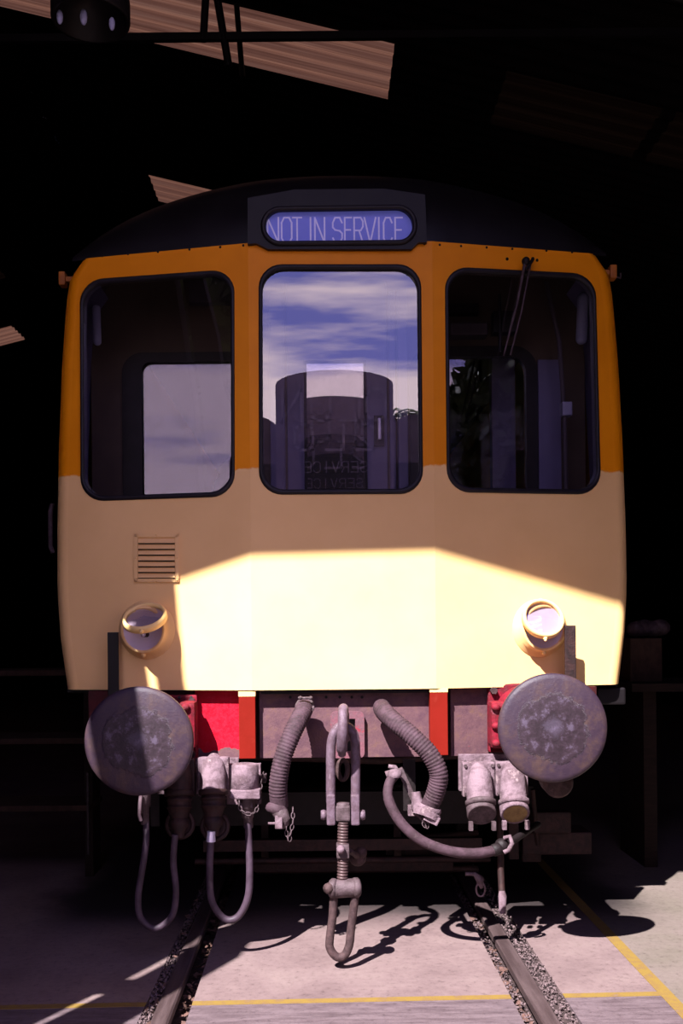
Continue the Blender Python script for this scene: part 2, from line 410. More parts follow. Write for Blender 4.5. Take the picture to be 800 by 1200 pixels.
# skylight openings: strips across the roof (x0,x1,y0,y1,material)
sky = [(-2.65, .455, 6.98, 7.66, 'skylight'), (-1.83, 1.5, 10.13, 10.75, 'skylight'),
       (1.25, 2.35, 6.98, 7.66, 'skylight_dirty'), (2.45, 4.9, 6.98, 7.66, 'skylight_dirty'),
       (-5.6, -4.55, 14.3, 14.95, 'skylight'), (-4.75, -4.1, 12.2, 12.7, 'skylight_dirty'), (1.6, 3.6, 4.55, 5.05, 'skylight_dirty')]
ys = sorted(set([RY0, RY1] + [s_[2] for s_ in sky] + [s_[3] for s_ in sky]))
c = MB()
for i in range(len(ys)-1):
    y0, y1 = ys[i], ys[i+1]; xs = []
    for s_ in sky:
        if s_[2] <= y0+1e-6 and s_[3] >= y1-1e-6: xs.append((s_[0], s_[1]))
    xs.sort(); x = RX0; segs = []
    for a, b in xs: segs.append((x, a)); x = b
    segs.append((x, RX1))
    for a, b in segs:
        if a < -2.7 < b: corr(c, a, -2.7, y0, y1); corr(c, -2.7+1e-5, b, y0, y1)
        elif b > a: corr(c, a, b, y0, y1)
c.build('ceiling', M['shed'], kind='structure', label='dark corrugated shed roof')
for i, s_ in enumerate(sky):
    c = MB(); x0, x1, y0, y1, mm = s_
    corr(c, x0, x1, y0, y1); c.build('window_%d' % (i+1), M[mm], kind='structure', label='translucent corrugated rooflight' if mm == 'skylight' else 'grimed-over translucent rooflight')
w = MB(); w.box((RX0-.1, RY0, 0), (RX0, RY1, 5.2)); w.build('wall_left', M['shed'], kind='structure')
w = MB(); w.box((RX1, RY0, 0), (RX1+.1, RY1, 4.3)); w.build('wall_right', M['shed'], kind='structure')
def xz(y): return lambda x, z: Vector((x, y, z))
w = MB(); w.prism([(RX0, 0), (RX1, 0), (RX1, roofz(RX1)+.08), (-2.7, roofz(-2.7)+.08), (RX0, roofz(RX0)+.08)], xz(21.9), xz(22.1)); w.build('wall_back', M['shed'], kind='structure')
# front wall: opening with leaning door post and a slit of light beside it
w = MB()
slitL = [(-1.98, 0), (-2.00, 1.75), (-2.045, 1.93), (-2.06, 2.6), (-2.10, 3.24), (-2.165, 3.60), (-2.33, 4.6), (-2.33, 4.65)]
slitR = [(-1.97, 0), (-1.99, 1.75), (-1.985, 1.93), (-2.00, 2.6), (-2.045, 3.24), (-2.11, 3.60), (-2.27, 4.55), (-2.27, 4.65)]
edge = [(-1.66, 0), (-1.70, 1.93), (-1.76, 2.99), (-1.85, 3.28), (-1.91, 3.68), (-2.12, 4.46), (-2.17, 5.02)]
w.prism([(RX0, 0)] + slitL + [(-2.33, 5.02), (RX0, 5.02)], xz(2.3), xz(2.38))
w.prism([(RX0, 5.02), (1.86, 5.02), (1.86, 0), (RX1, 0), (RX1, roofz(RX1)), (-2.7, roofz(-2.7)), (RX0, roofz(RX0))], xz(2.3), xz(2.38))
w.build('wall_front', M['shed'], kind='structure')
d = MB(); d.prism(slitR[:-1] + [(-2.27, 4.65), (-2.33, 4.65), (-2.33, 5.02)] + edge[::-1], xz(2.3), xz(2.35))
d.box((-2.09, 2.28, 2.40), (-1.97, 2.36, 2.53))
d.build('door_1', M['timber'], kind='structure', label='leaning timber door leaf at the shed mouth')

# roof truss in front of the rooflight, and a cluster lamp
t = thing('roof_truss', 'dark steel roof truss of thin bars crossing the lit rooflight', 'truss', (0, 5.6, 4.9))
a, b = at(-300, 46, 5.6), at(700, 52, 5.6)
q = MB(); q.box((a.x-4, 5.585, a.z-.035), (b.x+3, 5.615, a.z+.008)); q.build('tie_beam', M['black'], t)
for (p0, p1, wd) in (((243, -40), (238, 48), .022), ((248, -40), (268, 78), .022), ((277, 5), (284, 90), .018)):
    q = MB(); q.tube([at(p0[0], p0[1], 5.6 if p1[1] < 90 else 6.3), at(p1[0], p1[1], 5.6 if p1[1] < 90 else 6.3)], wd, 6); q.build('strut', M['black'], t)
q = MB(); q.tube([(-9, 5.7, roofz(-9)-.1), (-2.7, 5.7, roofz(-2.7)-.1), (6.4, 5.7, roofz(6.4)-.1)], .05, 6); q.build('rafter', M['black'], t)
t = thing('hanging_lamp', 'dark hanging cluster lamp with glinting bulbs under the shed roof', 'lamp', tuple(at(110, 20, 4.3)))
q = MB(); c0 = at(106, -8, 4.3)
q.lathe([(.0, .02), (.10, .02), (.17, -.03), (.17, -.12), (.155, -.12), (.14, -.03), (0, 0)], c0, (0, 0, 1), 28); q.build('lamp_shade', M['black'], t)
q = MB(); q.cyl(c0, c0 + Vector((0, 0, 1.35)), .012, 8); q.build('pole', M['black'], t)
for px, py, r in ((70, 20, .030), (98, 20, .034), (131, 28, .028)):
    q = MB(); q.sphere(at(px, py, 4.25), r*.8, 12, (.6, .6, 1.3)); q.build('bulb', M['palefit'], t)

# floor paint
q = MB()
for (xa, xb) in ((-5.0, SL[0][0]), (SL[0][1], SL[1][0]), (SL[1][1], 1.25)):
    P4 = [Vector((x, 3.957+.03*x+o_, 0)) for x, o_ in ((xa, -.021), (xb, -.021), (xb, .021), (xa, .021))]
    q.add([p+Vector((0,0,.002)) for p in P4]+P4, [(0,1,2,3),(0,1,5,4),(1,2,6,5),(2,3,7,6),(3,0,4,7)])
tag(q.build('painted_line', M['yellowline']), 'narrow yellow line painted straight across the concrete floor', 'line')
q = MB(); q.box((1.25, 2.4, 0), (1.305, 9, .002))
tag(q.build('painted_line', M['yellowline']), 'wider yellow line running into the shed beside the green floor bay', 'line')

# rails
def rail(x, lab):
    prof = [(-.035, 0), (-.035, -.03), (-.009, -.045), (-.009, -.115), (-.06, -.128), (-.06, -.145), (.06, -.145), (.06, -.128), (.009, -.115), (.009, -.045), (.035, -.03), (.035, 0), (.028, .006), (-.028, .006)]
    q = MB(); q.prism([(x+a, b+.004) for a, b in prof], xz(-20), xz(21)); return tag(q.build('rail', M['rail']), lab, 'rail')
rail(-.735, 'worn steel rail set in the floor, on the left beneath the hanging cables')
rail(.745, 'worn steel rail set in the floor, on the right running towards the pipe end')
# debris in the rail slots
def debris(name, m, n, sz, flat, slots):
    q = MB()
    for i in range(n):
        s_ = random.choice(slots); x = random.uniform(s_[0], s_[1]); y = 3.3 + 3.0*random.random()**1.3; r = random.uniform(*sz)
        c = Vector((x, y, s_[2] + random.uniform(-.02, .015)))
        R = Matrix.Rotation(random.uniform(0, 6.28), 3, 'Z') @ Matrix.Rotation(random.uniform(-.9, .9), 3, 'X') @ Matrix.Rotation(random.uniform(-.6, .6), 3, 'Y')
        if flat:
            vs = [(-1, 0, 0), (-.3, .45, .1), (.5, .4, .05), (1.1, 0, .2), (.4, -.45, .05), (-.4, -.4, .12)]
            q.add([c + R @ (Vector(v)*r) for v in vs], [(0, 1, 2, 3), (0, 3, 4, 5)])
        else:
            vs = [(1,0,0),(0,1,0),(-1,.1,0),(0,-1,.1),(.2,.1,.8),(0,0,-.8)]
            vs = [c + R @ (Vector(v)*r*random.uniform(.7, 1.2)) for v in vs]
            q.add(vs, [(0,1,4),(1,2,4),(2,3,4),(3,0,4),(1,0,5),(2,1,5),(3,2,5),(0,3,5)])
    return q.build(name, m, kind='stuff')
inner = [(-.695, -.638, -.05), (.648, .705, -.045)]; outer = [(-.818, -.775, -.012), (.785, .858, -.010)]
for s_ in (outer[0], outer[1], inner[0], inner[1]):
    pass
q = MB()
q.box((SL[0][0], -5, -.155), (-.770, 9, -.016)); q.box((.780, -5, -.155), (SL[1][1], 9, -.014))
q.box((-.725, -5, -.155), (SL[0][1], 9, -.075)); q.box((SL[1][0], -5, -.155), (.735, 9, -.07))
q.build('trim_2', M['soil'], kind='structure', label='dirt packed along the rails')
tag(debris('gravel', M['stone'], 5200, (.004, .009), False, outer + [inner[1]]), 'small grey pink gravel packed beside the rails', 'gravel')
tag(debris('leaf_litter', M['leaf'], 900, (.009, .022), True, inner + inner + [outer[0]]), 'dry brown leaves and litter lying in the rail gaps', 'leaves')

# ------------------------------------------------------------------ the railcar
car = thing('railcar', 'old diesel railcar with cream and orange-yellow front, showing NOT IN SERVICE', 'train', (0, 4.6, 0))
ZB, ZT = 1.21, 3.30
prof = [(1.21, 1.355), (1.45, 1.39), (1.69, 1.405), (2.0, 1.402), (2.4, 1.39), (2.8, 1.37), (3.1, 1.345), (3.2, 1.33), (3.26, 1.305), (3.30, 1.26)]
def hw(z):
    for (a, wa), (b, wb) in zip(prof, prof[1:]):
        if z <= b: return wa + (wb-wa)*max(0, (z-a))/(b-a)
    return prof[-1][1]
zs = [ZB + (ZT-ZB)*i/24 for i in range(25)]
CR = .07
# window outlines on the face, in frame pixels -> (x, z) on the panel
def win(c, r, ins=0): return [(lambda v: (v.x, v.z))(onface(*p)) for p in rquad(c, r)]
WLc = [(94, 329), (274, 316), (274.5, 581), (95, 587)]
WCc = [(303.5, 310.5), (492.5, 310.5), (495, 578), (304, 579)]
WRc = [(521.5, 313), (697, 322), (703.5, 579), (524, 576)]
WINS = [win(WLc, 27), win(WCc, 27), win(WRc, 27)]
fm = lambda x, z: Vector((x, face_y(x), z)); bmp = lambda x, z: Vector((x, face_y(x)+.03, z))
q = MB(); q.sheet([(-KX, ZB), (KX, ZB), (KX, ZT), (-KX, ZT)], [WINS[1]], fm, bmp)
q.build('centre_panel', M['paint'], car)
for s_, wn in ((-1, WINS[0]), (1, WINS[2])):
    out = [(s_*KX, ZB), (s_*KX, ZT)] + [(s_*(hw(z)-CR), z) for z in reversed(zs)]
    q = MB(); q.sheet(out, [wn], fm, bmp)
    vs = []; n = 7; fs = []
    for z in zs:
        w_ = hw(z)
        for k in range(n+1):
            a = PI/2*k/n; x = w_-CR + CR*math.sin(a); y = face_y(w_-CR) + (CR+.01)*(1-math.cos(a)) 
            vs.append((s_*x, y, z))
        vs.append((s_*w_, 11.5, z)); 
    m_ = n+2
    for i in range(len(zs)-1):
        for k in range(m_-1): fs.append((i*m_+k, i*m_+k+1, (i+1)*m_+k+1, (i+1)*m_+k))
    q.add(vs, fs, True)
    q.build('side_panel', M['paint'], car)
# drip edge bolts along the top of the yellow
q = MB()
for px in (120, 150, 185, 222, 258, 285): q.sphere(onface(px, 300-(px-120)*.075, 0), .006, 8)
for px in (322, 350, 377, 405, 432, 460): q.sphere(onface(px, 291.5, 0), .005, 8)
for px in (497, 515, 540, 570, 600, 640, 670): q.sphere(onface(px, 286+(px-497)*.055, 0), .006, 8)
q.build('rivet_row', M['darkmetal'], car, kind='stuff')
# underside lip
q = MB()
vs = [(-1.28, face_y(1.28)), (-KX, FY), (KX, FY), (1.28, face_y(1.28))]
q.prism(vs + [(1.28, 5.0), (-1.28, 5.0)], lambda x, y: Vector((x, y+.004, ZB+.012)), lambda x, y: Vector((x, y+.004, ZB-.004))); q.build('lower_lip', M['black'], car)
# roof dome
q = MB(); xs_ = [-1.30 + 2.6*i/40 for i in range(41)]; rows = []
def rz(x): return 3.22 + .55*math.sqrt(max(0, 1-(x/1.345)**2))
for t_ in [0, .1, .25, .4, .55, .7, .85, 1]:
    a = t_*PI/2; rows.append([(x, face_y(x)+.006 + (5.02-face_y(x))*(1-math.cos(a)), 3.295 + max(0, rz(x)-3.295)*math.sin(a)) for x in xs_])
rows.append([(x, 11.5, 3.295+max(0, rz(x)-3.295)) for x in xs_])
vs = [p for r_ in rows for p in r_]; n = len(xs_)
q.add(vs, [(i*n+k, i*n+k+1, (i+1)*n+k+1, (i+1)*n+k) for i in range(len(rows)-1) for k in range(n-1)], True)
q.build('roof', M['black'], car)
q = MB(); q.tube([(x, 5.0, max(3.30, rz(x))+.004) for x in [-1.29+2.58*i/40 for i in range(41)]], .012, 8); q.build('roof_rim', M['darkmetal'], car)
q = MB(); q.box((-1.35, 11.4, .9), (1.35, 11.5, 3.3)); q.box((-1.37, 4.9, 1.19), (1.37, 11.5, 1.24)); q.build('underframe', M['black'], car)

# destination box
BW = [ (lambda v: (v.x, v.z))(at(*p, 4.575)) for p in rquad([(310.5, 246), (482.5, 243.5), (484, 283.5), (311.5, 285)], 19, 8)]
ob = [(lambda v: (v.x, v.z))(at(*p, 4.575)) for p in [(290, 232), (345, 222), (450, 221), (498, 228), (500, 284), (490, 284), (482, 292), (314, 292), (300, 285), (290, 286)]]
q = MB(); q.sheet(ob, [BW], xz(4.575), xz(4.62))
q.sheet(ob, [], xz(4.66), xz(4.92))
box = q.build('destination_box', M['black'], car)
q = MB()
lp = [Vector((x, 4.572, z)) for x, z in BW]; cc = sum(lp, Vector())/len(lp)
o_ = [v + (v-cc).normalized()*.022 for v in lp]
q.tube([v+(v-cc).normalized()*.010 for v in lp] + [lp[0]+(lp[0]-cc).normalized()*.010], .012, 8, False); q.build('blind_window_rubber', M['rubber'], box)
q = MB(); a, b = at(300, 238, 4.60), at(492, 290, 4.60); q.box((a.x, 4.604, b.z), (b.x, 4.61, a.z)); bl = q.build('destination_blind', M['blind'], box)
# stroke lettering
G = {'N': [[(0,0),(0,1),(1,0),(1,1)]], 'O': [[(0,.2),(0,.8),(.25,1),(.75,1),(1,.8),(1,.2),(.75,0),(.25,0),(0,.2)]], 'T': [[(0,1),(1,1)],[(.5,1),(.5,0)]],
     'I': [[(.5,0),(.5,1)]], 'S': [[(1,.8),(.75,1),(.25,1),(0,.8),(0,.62),(.25,.52),(.75,.48),(1,.38),(1,.2),(.75,0),(.25,0),(0,.2)]],
     'E': [[(1,1),(0,1),(0,0),(1,0)],[(0,.52),(.85,.52)]], 'R': [[(0,0),(0,1),(.75,1),(1,.85),(1,.65),(.75,.5),(0,.5)],[(.55,.5),(1,0)]],
     'V': [[(0,1),(.5,0),(1,1)]], 'C': [[(1,.8),(.75,1),(.25,1),(0,.8),(0,.2),(.25,0),(.75,0),(1,.2)]], 'L': [[(0,1),(0,0),(1,0)]],
     '2': [[(0,.8),(.25,1),(.75,1),(1,.8),(1,.6),(0,0),(1,0)]]}
def strokes(q, ch, x, z, w, h, t, P):      # P maps (x,z)->point ; ribbons of width t
    for pl in G[ch]:
        for (a, b) in zip(pl, pl[1:]):
            A = Vector((x+a[0]*w, z+a[1]*h)); B = Vector((x+b[0]*w, z+b[1]*h)); d_ = (B-A).normalized()*t*.4; n_ = Vector((-(B-A).y, (B-A).x)).normalized()*t/2
            A -= d_; B += d_
            q.add([P(*(A-n_)), P(*(B-n_)), P(*(B+n_)), P(*(A+n_))], [(0, 1, 2, 3)])
q = MB()
for ch, x0, x1 in (('N',313.5,326),('O',330,341.5),('T',343,353),('I',361,366.5),('N',369,380),('S',390,400.5),('E',404,411.5),('R',415,425),('V',427,440),('I',441.5,446),('C',449.5,459),('E',463,471)):
    A = at(x0, 285, 4.600); B = at(x1, 255, 4.600)
    if ch == 'I': A.x -= 0
    strokes(q, ch, A.x, A.z, B.x-A.x, B.z-A.z, .0075, lambda x, z: Vector((x, 4.600, z)))
q.build('lettering', M['blindtext'], box, label='pale letters NOT IN SERVICE')

# windscreens
for wn, lab in zip(WINS, (None, None, None)):
    lp = [fm(x, z) for x, z in wn]; cc = sum(lp, Vector())/len(lp); n = len(lp)
    inn = [v + (cc-v).normalized()*.022 for v in lp]
    q = MB(); q.add([v + Vector((0, .012, 0)) for v in inn], [tuple(range(n))]); g = q.build('windscreen', M['glass'], car)
    q = MB()
    rings = [[v+(v-cc).normalized()*.004 for v in lp], [v+Vector((0,-.010,0)) for v in lp], [v+Vector((0,-.010,0)) for v in inn], [v+Vector((0,.014,0)) for v in inn], [v+Vector((0,.035,0)) for v in lp]]
    vs = [p for r_ in rings for p in r_]
    q.add(vs, [(i*n+k, i*n+(k+1)%n, (i+1)*n+(k+1)%n, (i+1)*n+k) for i in range(4) for k in range(n)], True); q.build('window_rubber', M['rubber'], g)

# cab interior
BY = 5.35
for s_ in (-1, 1):
    q = MB(); vs = []; fs = []; n = 5
    for z in zs:
        w_ = hw(z)-.018
        for k in range(n+1):
            a = PI/2*k/n; vs.append((s_*(w_-CR + CR*math.sin(a)), face_y(w_-CR) + .034 + CR*(1-math.cos(a)), z))
        vs.append((s_*w_, BY+.05, z))
    m_ = n+2
    for i in range(len(zs)-1):
        for k in range(m_-1): fs.append((i*m_+k, i*m_+k+1, (i+1)*m_+k+1, (i+1)*m_+k))
    q.add(vs, fs, True); q.build('cab_side_lining', M['bulk'], car)
    q = MB(); q.sheet([(s_*KX, ZB), (s_*KX, ZT)] + [(s_*(hw(z)-.018-CR), z) for z in reversed(zs)], [WINS[0] if s_ < 0 else WINS[2]], lambda x, z: Vector((x, face_y(x)+.031, z)), lambda x, z: Vector((x, face_y(x)+.038, z)))
    q.build('cab_front_lining', M['interior'], car)
q = MB(); q.sheet([(-KX, ZB), (KX, ZB), (KX, ZT), (-KX, ZT)], [WINS[1]], lambda x, z: Vector((x, face_y(x)+.031, z)), lambda x, z: Vector((x, face_y(x)+.038, z))); q.build('cab_front_lining', M['interior'], car)
q = MB(); q.add([(x, y, min(3.68, rz(x)-.06)) for y in (4.96, BY) for x in [-1.3+.1*i for i in range(27)]], [(k, k+1, 27+k+1, 27+k) for k in range(26)], True); q.build('cab_ceiling', M['cabtop'], car)
q = MB(); q.box((-1.33, 4.9, 1.5), (1.33, 5.15, 2.02)); q.build('driving_desk', M['darkmetal'], car)
def bx(px): return at(px, 500, BY).x
def bz(py): return at(400, py, BY).z
hl = rrect(bx(144), bz(640), bx(309), bz(412), .11); hr = rrect(bx(480), bz(640), bx(629), bz(408), .13); hd = [(bx(358), bz(640)), (bx(428), bz(640)), (bx(428), bz(424)), (bx(358), bz(424))]
topz = 3.45
# upper cream part and lower blue-grey part of the partition
q = MB(); q.sheet([(-1.34, 1.3), (-1.34, topz-.15), (-.9, 3.66), (.9, 3.66), (1.34, topz-.15), (1.34, 1.3)], [hl, hr, [(bx(336), 1.35), (bx(454), 1.35), (bx(454), bz(330)), (bx(336), bz(330))]], xz(BY), xz(BY+.04))
bk = q.build('cab_partition', M['cabtop'], car)
il = rrect(bx(167), bz(625), bx(300), bz(423), .05); ir = rrect(bx(492), bz(625), bx(616), bz(420), .09)
for hole, inn in ((hl, il), (hr, ir)):
    q = MB(); q.sheet(hole, [inn], xz(BY-.018), xz(BY+.03)); q.build('partition_window_frame', M['rubber'], bk)
    q = MB(); q.add([Vector((x, BY+.012, z)) for x, z in inn], [tuple(range(len(inn)))]); q.build('partition_pane', M['glass2'], bk)
q = MB(); q.sheet([(bx(337), 1.3), (bx(453), 1.3), (bx(453), bz(332)), (bx(337), bz(332))], [[(x, max(z, 1.5)) for x, z in hd]], xz(BY-.02), xz(BY+.02)); dr = q.build('cab_door', M['bulk'], car)
q = MB(); q.add([Vector((x, BY, z)) for x, z in hd], [(0,1,2,3)]); q.build('door_pane', M['glass3'], dr)
q = MB(); q.tube([(x, BY-.022, z) for x, z in hd+hd[:1]], .009, 6); q.build('pane_bead', M['rubber'], dr)
a, b = at(437.5, 489, BY), at(449.5, 524, BY); q = MB(); q.box((a.x, BY-.045, b.z), (b.x, BY-.021, a.z)); q.build('handle_plate', M['rubber'], dr)
a, b = at(441.5, 493, BY), at(446, 518, BY); q = MB(); q.box((a.x, BY-.075, b.z), (b.x, BY-.046, a.z), bev=.006); q.build('door_handle', M['chrome'], dr)
for (x0, x1, yo, mm) in ((317, 334, .05, 'bulk'), (456, 463, .04, 'bulk'), (465, 476, .09, 'bulk')):
    q = MB(); q.box((bx(x0), BY-yo, 1.35), (bx(x1), BY-.001, bz(345)), bev=.006); q.build('door_pillar', M[mm], car)
q = MB(); q.box((bx(630), BY-.02, 1.35), (bx(656), BY-.002, bz(425))); q.build('lower_partition_panel', M['bulk'], car)
q = MB(); a = at(574, 418, BY+.25); b = at(603, 640, BY+.25); q.box((a.x, BY+.2, b.z), (b.x, BY+.28, a.z)); q.build('reflected_strip_panel', M['bulk'], car)  # added panel behind the glass, standing in for a pale strip reflected there
q = MB(); q.tube([at(663, 585, 5.15), at(661, 488, 5.15), at(655, 400, 5.15), at(640, 330, 5.2)], .012, 10); q.build('conduit', M['interior'], car)
a, b = at(657, 472, 5.15), at(669, 488, 5.15); q = MB(); q.box((a.x, 5.12, b.z), (b.x, 5.18, a.z), bev=.006); q.build('conduit_box', M['palefit'], car)
q = MB(); q.cyl(at(683, 350, 5.15), at(681, 397, 5.15), .030, 16); q.sphere(at(683, 350, 5.15), .030, 16); q.sphere(at(681, 397, 5.15), .030, 16); q.build('cab_light', M['palefit'], car)
q = MB(); q.cyl(at(113, 362, 5.15), at(114, 400, 5.15), .022, 16); q.sphere(at(113, 362, 5.15), .022, 16); q.sphere(at(114, 400, 5.15), .022, 16); q.build('cab_light', M['palefit'], car)
a, b = at(521, 378, 5.25), at(563, 393, 5.25); q = MB(); q.box((a.x+.03, 5.24, b.z), (b.x+.04, 5.34, a.z), bev=.01); q.build('sun_visor', M['interior'], car)
a, b = at(524, 357, 5.3), at(560, 368, 5.3); q = MB(); q.box((a.x, 5.28, b.z), (b.x, 5.34, a.z)); q.build('vent_slot', M['rubber'], car)
q = MB(); q.cyl(at(585, 345, 5.05), at(586, 412, 5.05), .009, 8); a, b = at(576, 368, 5.15), at(602, 392, 5.15); q.box((a.x, 5.10, b.z), (b.x, 5.18, a.z)); q.build('wiper_motor', M['rubber'], car)
a, b = at(222, 330, 5.3), at(290, 355, 5.3); q = MB(); q.box((a.x, 5.28, b.z), (b.x, 5.34, a.z)); q.build('locker', M['interior'], car)
for s_ in (-1, 1):
    q = MB(); q.sheet([(s_*1.33, 1.95), (s_*1.33, 3.05), (s_*1.285, 3.05), (s_*1.31, 1.95)], [], xz(4.93), xz(5.0)); q.build('corner_post', M['palefit'], car)

# wiper
pv = onface(616, 305, .03)
q = MB(); q.cyl(onface(616, 305, 0), onface(616, 305, .05), .014, 12); q.sphere(onface(616, 306, .05), .02, 12); wp = q.build('wiper_pivot', M['darkmetal'], car)
q = MB(); q.tube([onface(615, 307, .05), onface(606, 355, .055), onface(590, 417, .03)], [.007, .006, .004], 8); q.build('wiper_arm', M['iron'], wp)
q = MB(); q.tube([onface(622, 306, .04), onface(611, 365, .045), onface(598, 416, .03)], .0045, 8); q.build('wiper_arm', M['iron'], wp)
q = MB(); q.tube([onface(624, 303, 0), onface(624, 304, .05), onface(616, 316, .05)], .008, 8); q.build('wiper_bracket', M['darkmetal'], wp)
for px, py in ((594, 303.5), (629, 305)):
    q = MB(); q.sphere(onface(px, py, 0), .008, 8); q.build('fixing_screw', M['darkmetal'], car)
# corner brackets
for (px, py) in ((74, 328), (717, 320)):
    c0 = at(px, py, 5.0); s_ = -1 if px < 400 else 1
    q = MB(); q.box((c0.x-.017, 4.97, c0.z-.035), (c0.x+.017, 5.03, c0.z+.035), bev=.008); q.box((c0.x-s_*.06, 4.985, c0.z-.012), (c0.x, 5.015, c0.z+.012)); q.build('corner_bracket', M['amber'], car)
q = MB(); q.tube([at(719, 324, 4.98), at(727, 326, 4.98), at(727, 320, 4.98)], .005, 6); q.build('bracket_hook', M['iron'], car)
# low handrails
for px0, px1, sy in ((62, 62, 1),):
    q = MB(); q.tube([at(61, 590, 4.93), at(59, 600, 4.93), at(59, 640, 4.93), at(62, 648, 4.93)], .012, 8); q.build('handrail', M['iron'], car)

# ventilation grille
gl = [onface(*p, .004) for p in ((157, 625), (209.5, 626), (209.5, 682), (157, 682))]
def gp(u, v, off=0): return onface(157+52.5*u, 625.5+56.5*v, off)
q = MB()
for (u0, v0, u1, v1) in ((0,0,1,.07),(0,.93,1,1),(0,0,.085,1),(.92,0,1,1)):
    P4 = [gp(u0,v0,.009), gp(u1,v0,.009), gp(u1,v1,.009), gp(u0,v1,.009)]; B4 = [gp(u0,v0,0), gp(u1,v0,0), gp(u1,v1,0), gp(u0,v1,0)]
    q.add(P4+B4, [(0,1,2,3),(0,1,5,4),(1,2,6,5),(2,3,7,6),(3,0,4,7)])
gr = q.build('vent_grille', M['cream'], car)
for i in range(7):
    v0 = .095 + i*.12; v1 = v0 + .095
    q = MB(); A = [gp(.09, v0, -.001), gp(.91, v0, -.001), gp(.91, v1, .016), gp(.09, v1, .016), gp(.91, v1+.004, .001), gp(.09, v1+.004, .001)]
    q.add(A, [(0,1,2,3), (3,2,4,5), (0,3,5), (1,4,2)]); q.build('louvre_slat', M['cream'], gr)
    q = MB(); A = [gp(.09, v1+.004, .0015), gp(.91, v1+.004, .0015), gp(.91, v1+.028, .0015), gp(.09, v1+.028, .0015)]; q.add(A, [(0,1,2,3)]); q.build('louvre_gap', M['black'], gr)
q = MB()
for u, v in ((.04,.04),(.5,.02),(.96,.04),(.04,.5),(.96,.5),(.04,.96),(.5,.98),(.96,.96)): q.sphere(gp(u, v, .009), .005, 8)
q.build('screws', M['cream'], gr, kind='stuff')

# marker lamps with hinged rims hanging open
def lamp(cx, cy, R, rcx, rcy, rx, ry, left):
    c0 = onface(cx, cy, 0); s_ = -1 if left else 1
    nrm = Vector((-s_*-.21, -1, 0)).normalized(); nrm = Vector((s_*.21, -1, 0)).normalized()
    q = MB(); q.lathe([(R*1.42, 0), (R*1.40, .006), (R*1.17, .012), (R*1.12, .055), (R*1.03, .060), (R*.97, .052)], c0, nrm, 40); lp = q.build('marker_lamp', M['cream'], car)
    q = MB(); q.lathe([(R*.99, .054), (R*.93, .048), (R*.75, .022), (R*.45, .006), (0, .002)], c0, nrm, 36); q.build('reflector', M['lilac'], lp)
    bpos = c0 + nrm*.045 + Vector((R*.06 if left else 0, 0, -R*.22 if left else 0))
    q = MB(); q.cyl(bpos-nrm*.025, bpos+nrm*.012, .014, 14); q.build('bulb_holder', M['rust'], lp)
    q = MB(); q.sphere(bpos+nrm*.02, .013, 12); q.build('bulb', M['chrome'], lp)
    # rim: ring tilted about the hinge at its top
    dep = .105 if left else .085
    rc = at(rcx, rcy, c0.y-dep); tilt = math.acos(min(1, ry/rx))
    ax = Vector((0, -math.cos(tilt), math.sin(tilt))) if False else Vector((s_*.1, -math.cos(tilt), -math.sin(tilt)*-1)).normalized()
    RR = rx*(c0.y-dep)/FPX
    q = MB(); q.lathe([(RR*.83, .0), (RR*.83, .012), (RR*.88, .018), (RR*.96, .016), (RR, .008), (RR, -.014), (RR*.96, -.018), (RR*.86, -.014), (RR*.83, 0)], rc, ax, 40); rg = q.build('hinged_rim', M['lampring'] if left else M['cream'], lp)
    q = MB(); q.lathe([(RR*.85, .004), (RR*.5, .013), (0, .016)], rc, ax, 32); q.build('lens', M['lens'], lp)
    q = MB(); q.lathe([(RR*.84, -.006), (RR*.5, -.008), (0, -.008)], rc, ax, 32); q.build('lens_diffuser', M['lensback'], lp)
    low = ax.cross(Vector((1, 0, 0))).normalized(); low = low if low.z < 0 else -low
    q = MB(); q.sphere(rc + low*RR*1.02, .011, 10); q.cyl(rc+low*RR*.95, rc+low*RR*1.15, .006, 8); q.build('rim_catch', M['lampring'], lp)
    hi = rc - low*RR
    q = MB(); q.tube([hi, (hi+c0+Vector((0,0,R)))/2, c0+nrm*.03+Vector((0, 0, R*1.02))], .010, 8); q.build('hinge', M['cream'], lp)
    q = MB(); q.sphere(c0+nrm*.045+Vector((0,0,-R*1.2)), .012, 10); q.build('thumb_screw', M['lampring'], lp)
lamp(172, 738, .100, 169.5, 724, 26.5, 15.5, True)
lamp(632, 736, .098, 636, 725, 25, 22.5, False)

# lamp irons
for (px, y0, y1, off) in ((132.5, 741, 812, .07), (667.5, 733, 800, .10)):
    a, b = onface(px-6.5, y0, off), onface(px+6.5, y1, off); q = MB(); q.box((a.x, a.y-.008, b.z-.02), (b.x, a.y+.004, a.z), bev=.003)
    if px > 400: pass
    q.box((a.x, a.y, b.z-.02), (b.x, a.y+.10, b.z-.005)); q.build('lamp_iron', M['black'] if px < 400 else M['brownmetal'], car)

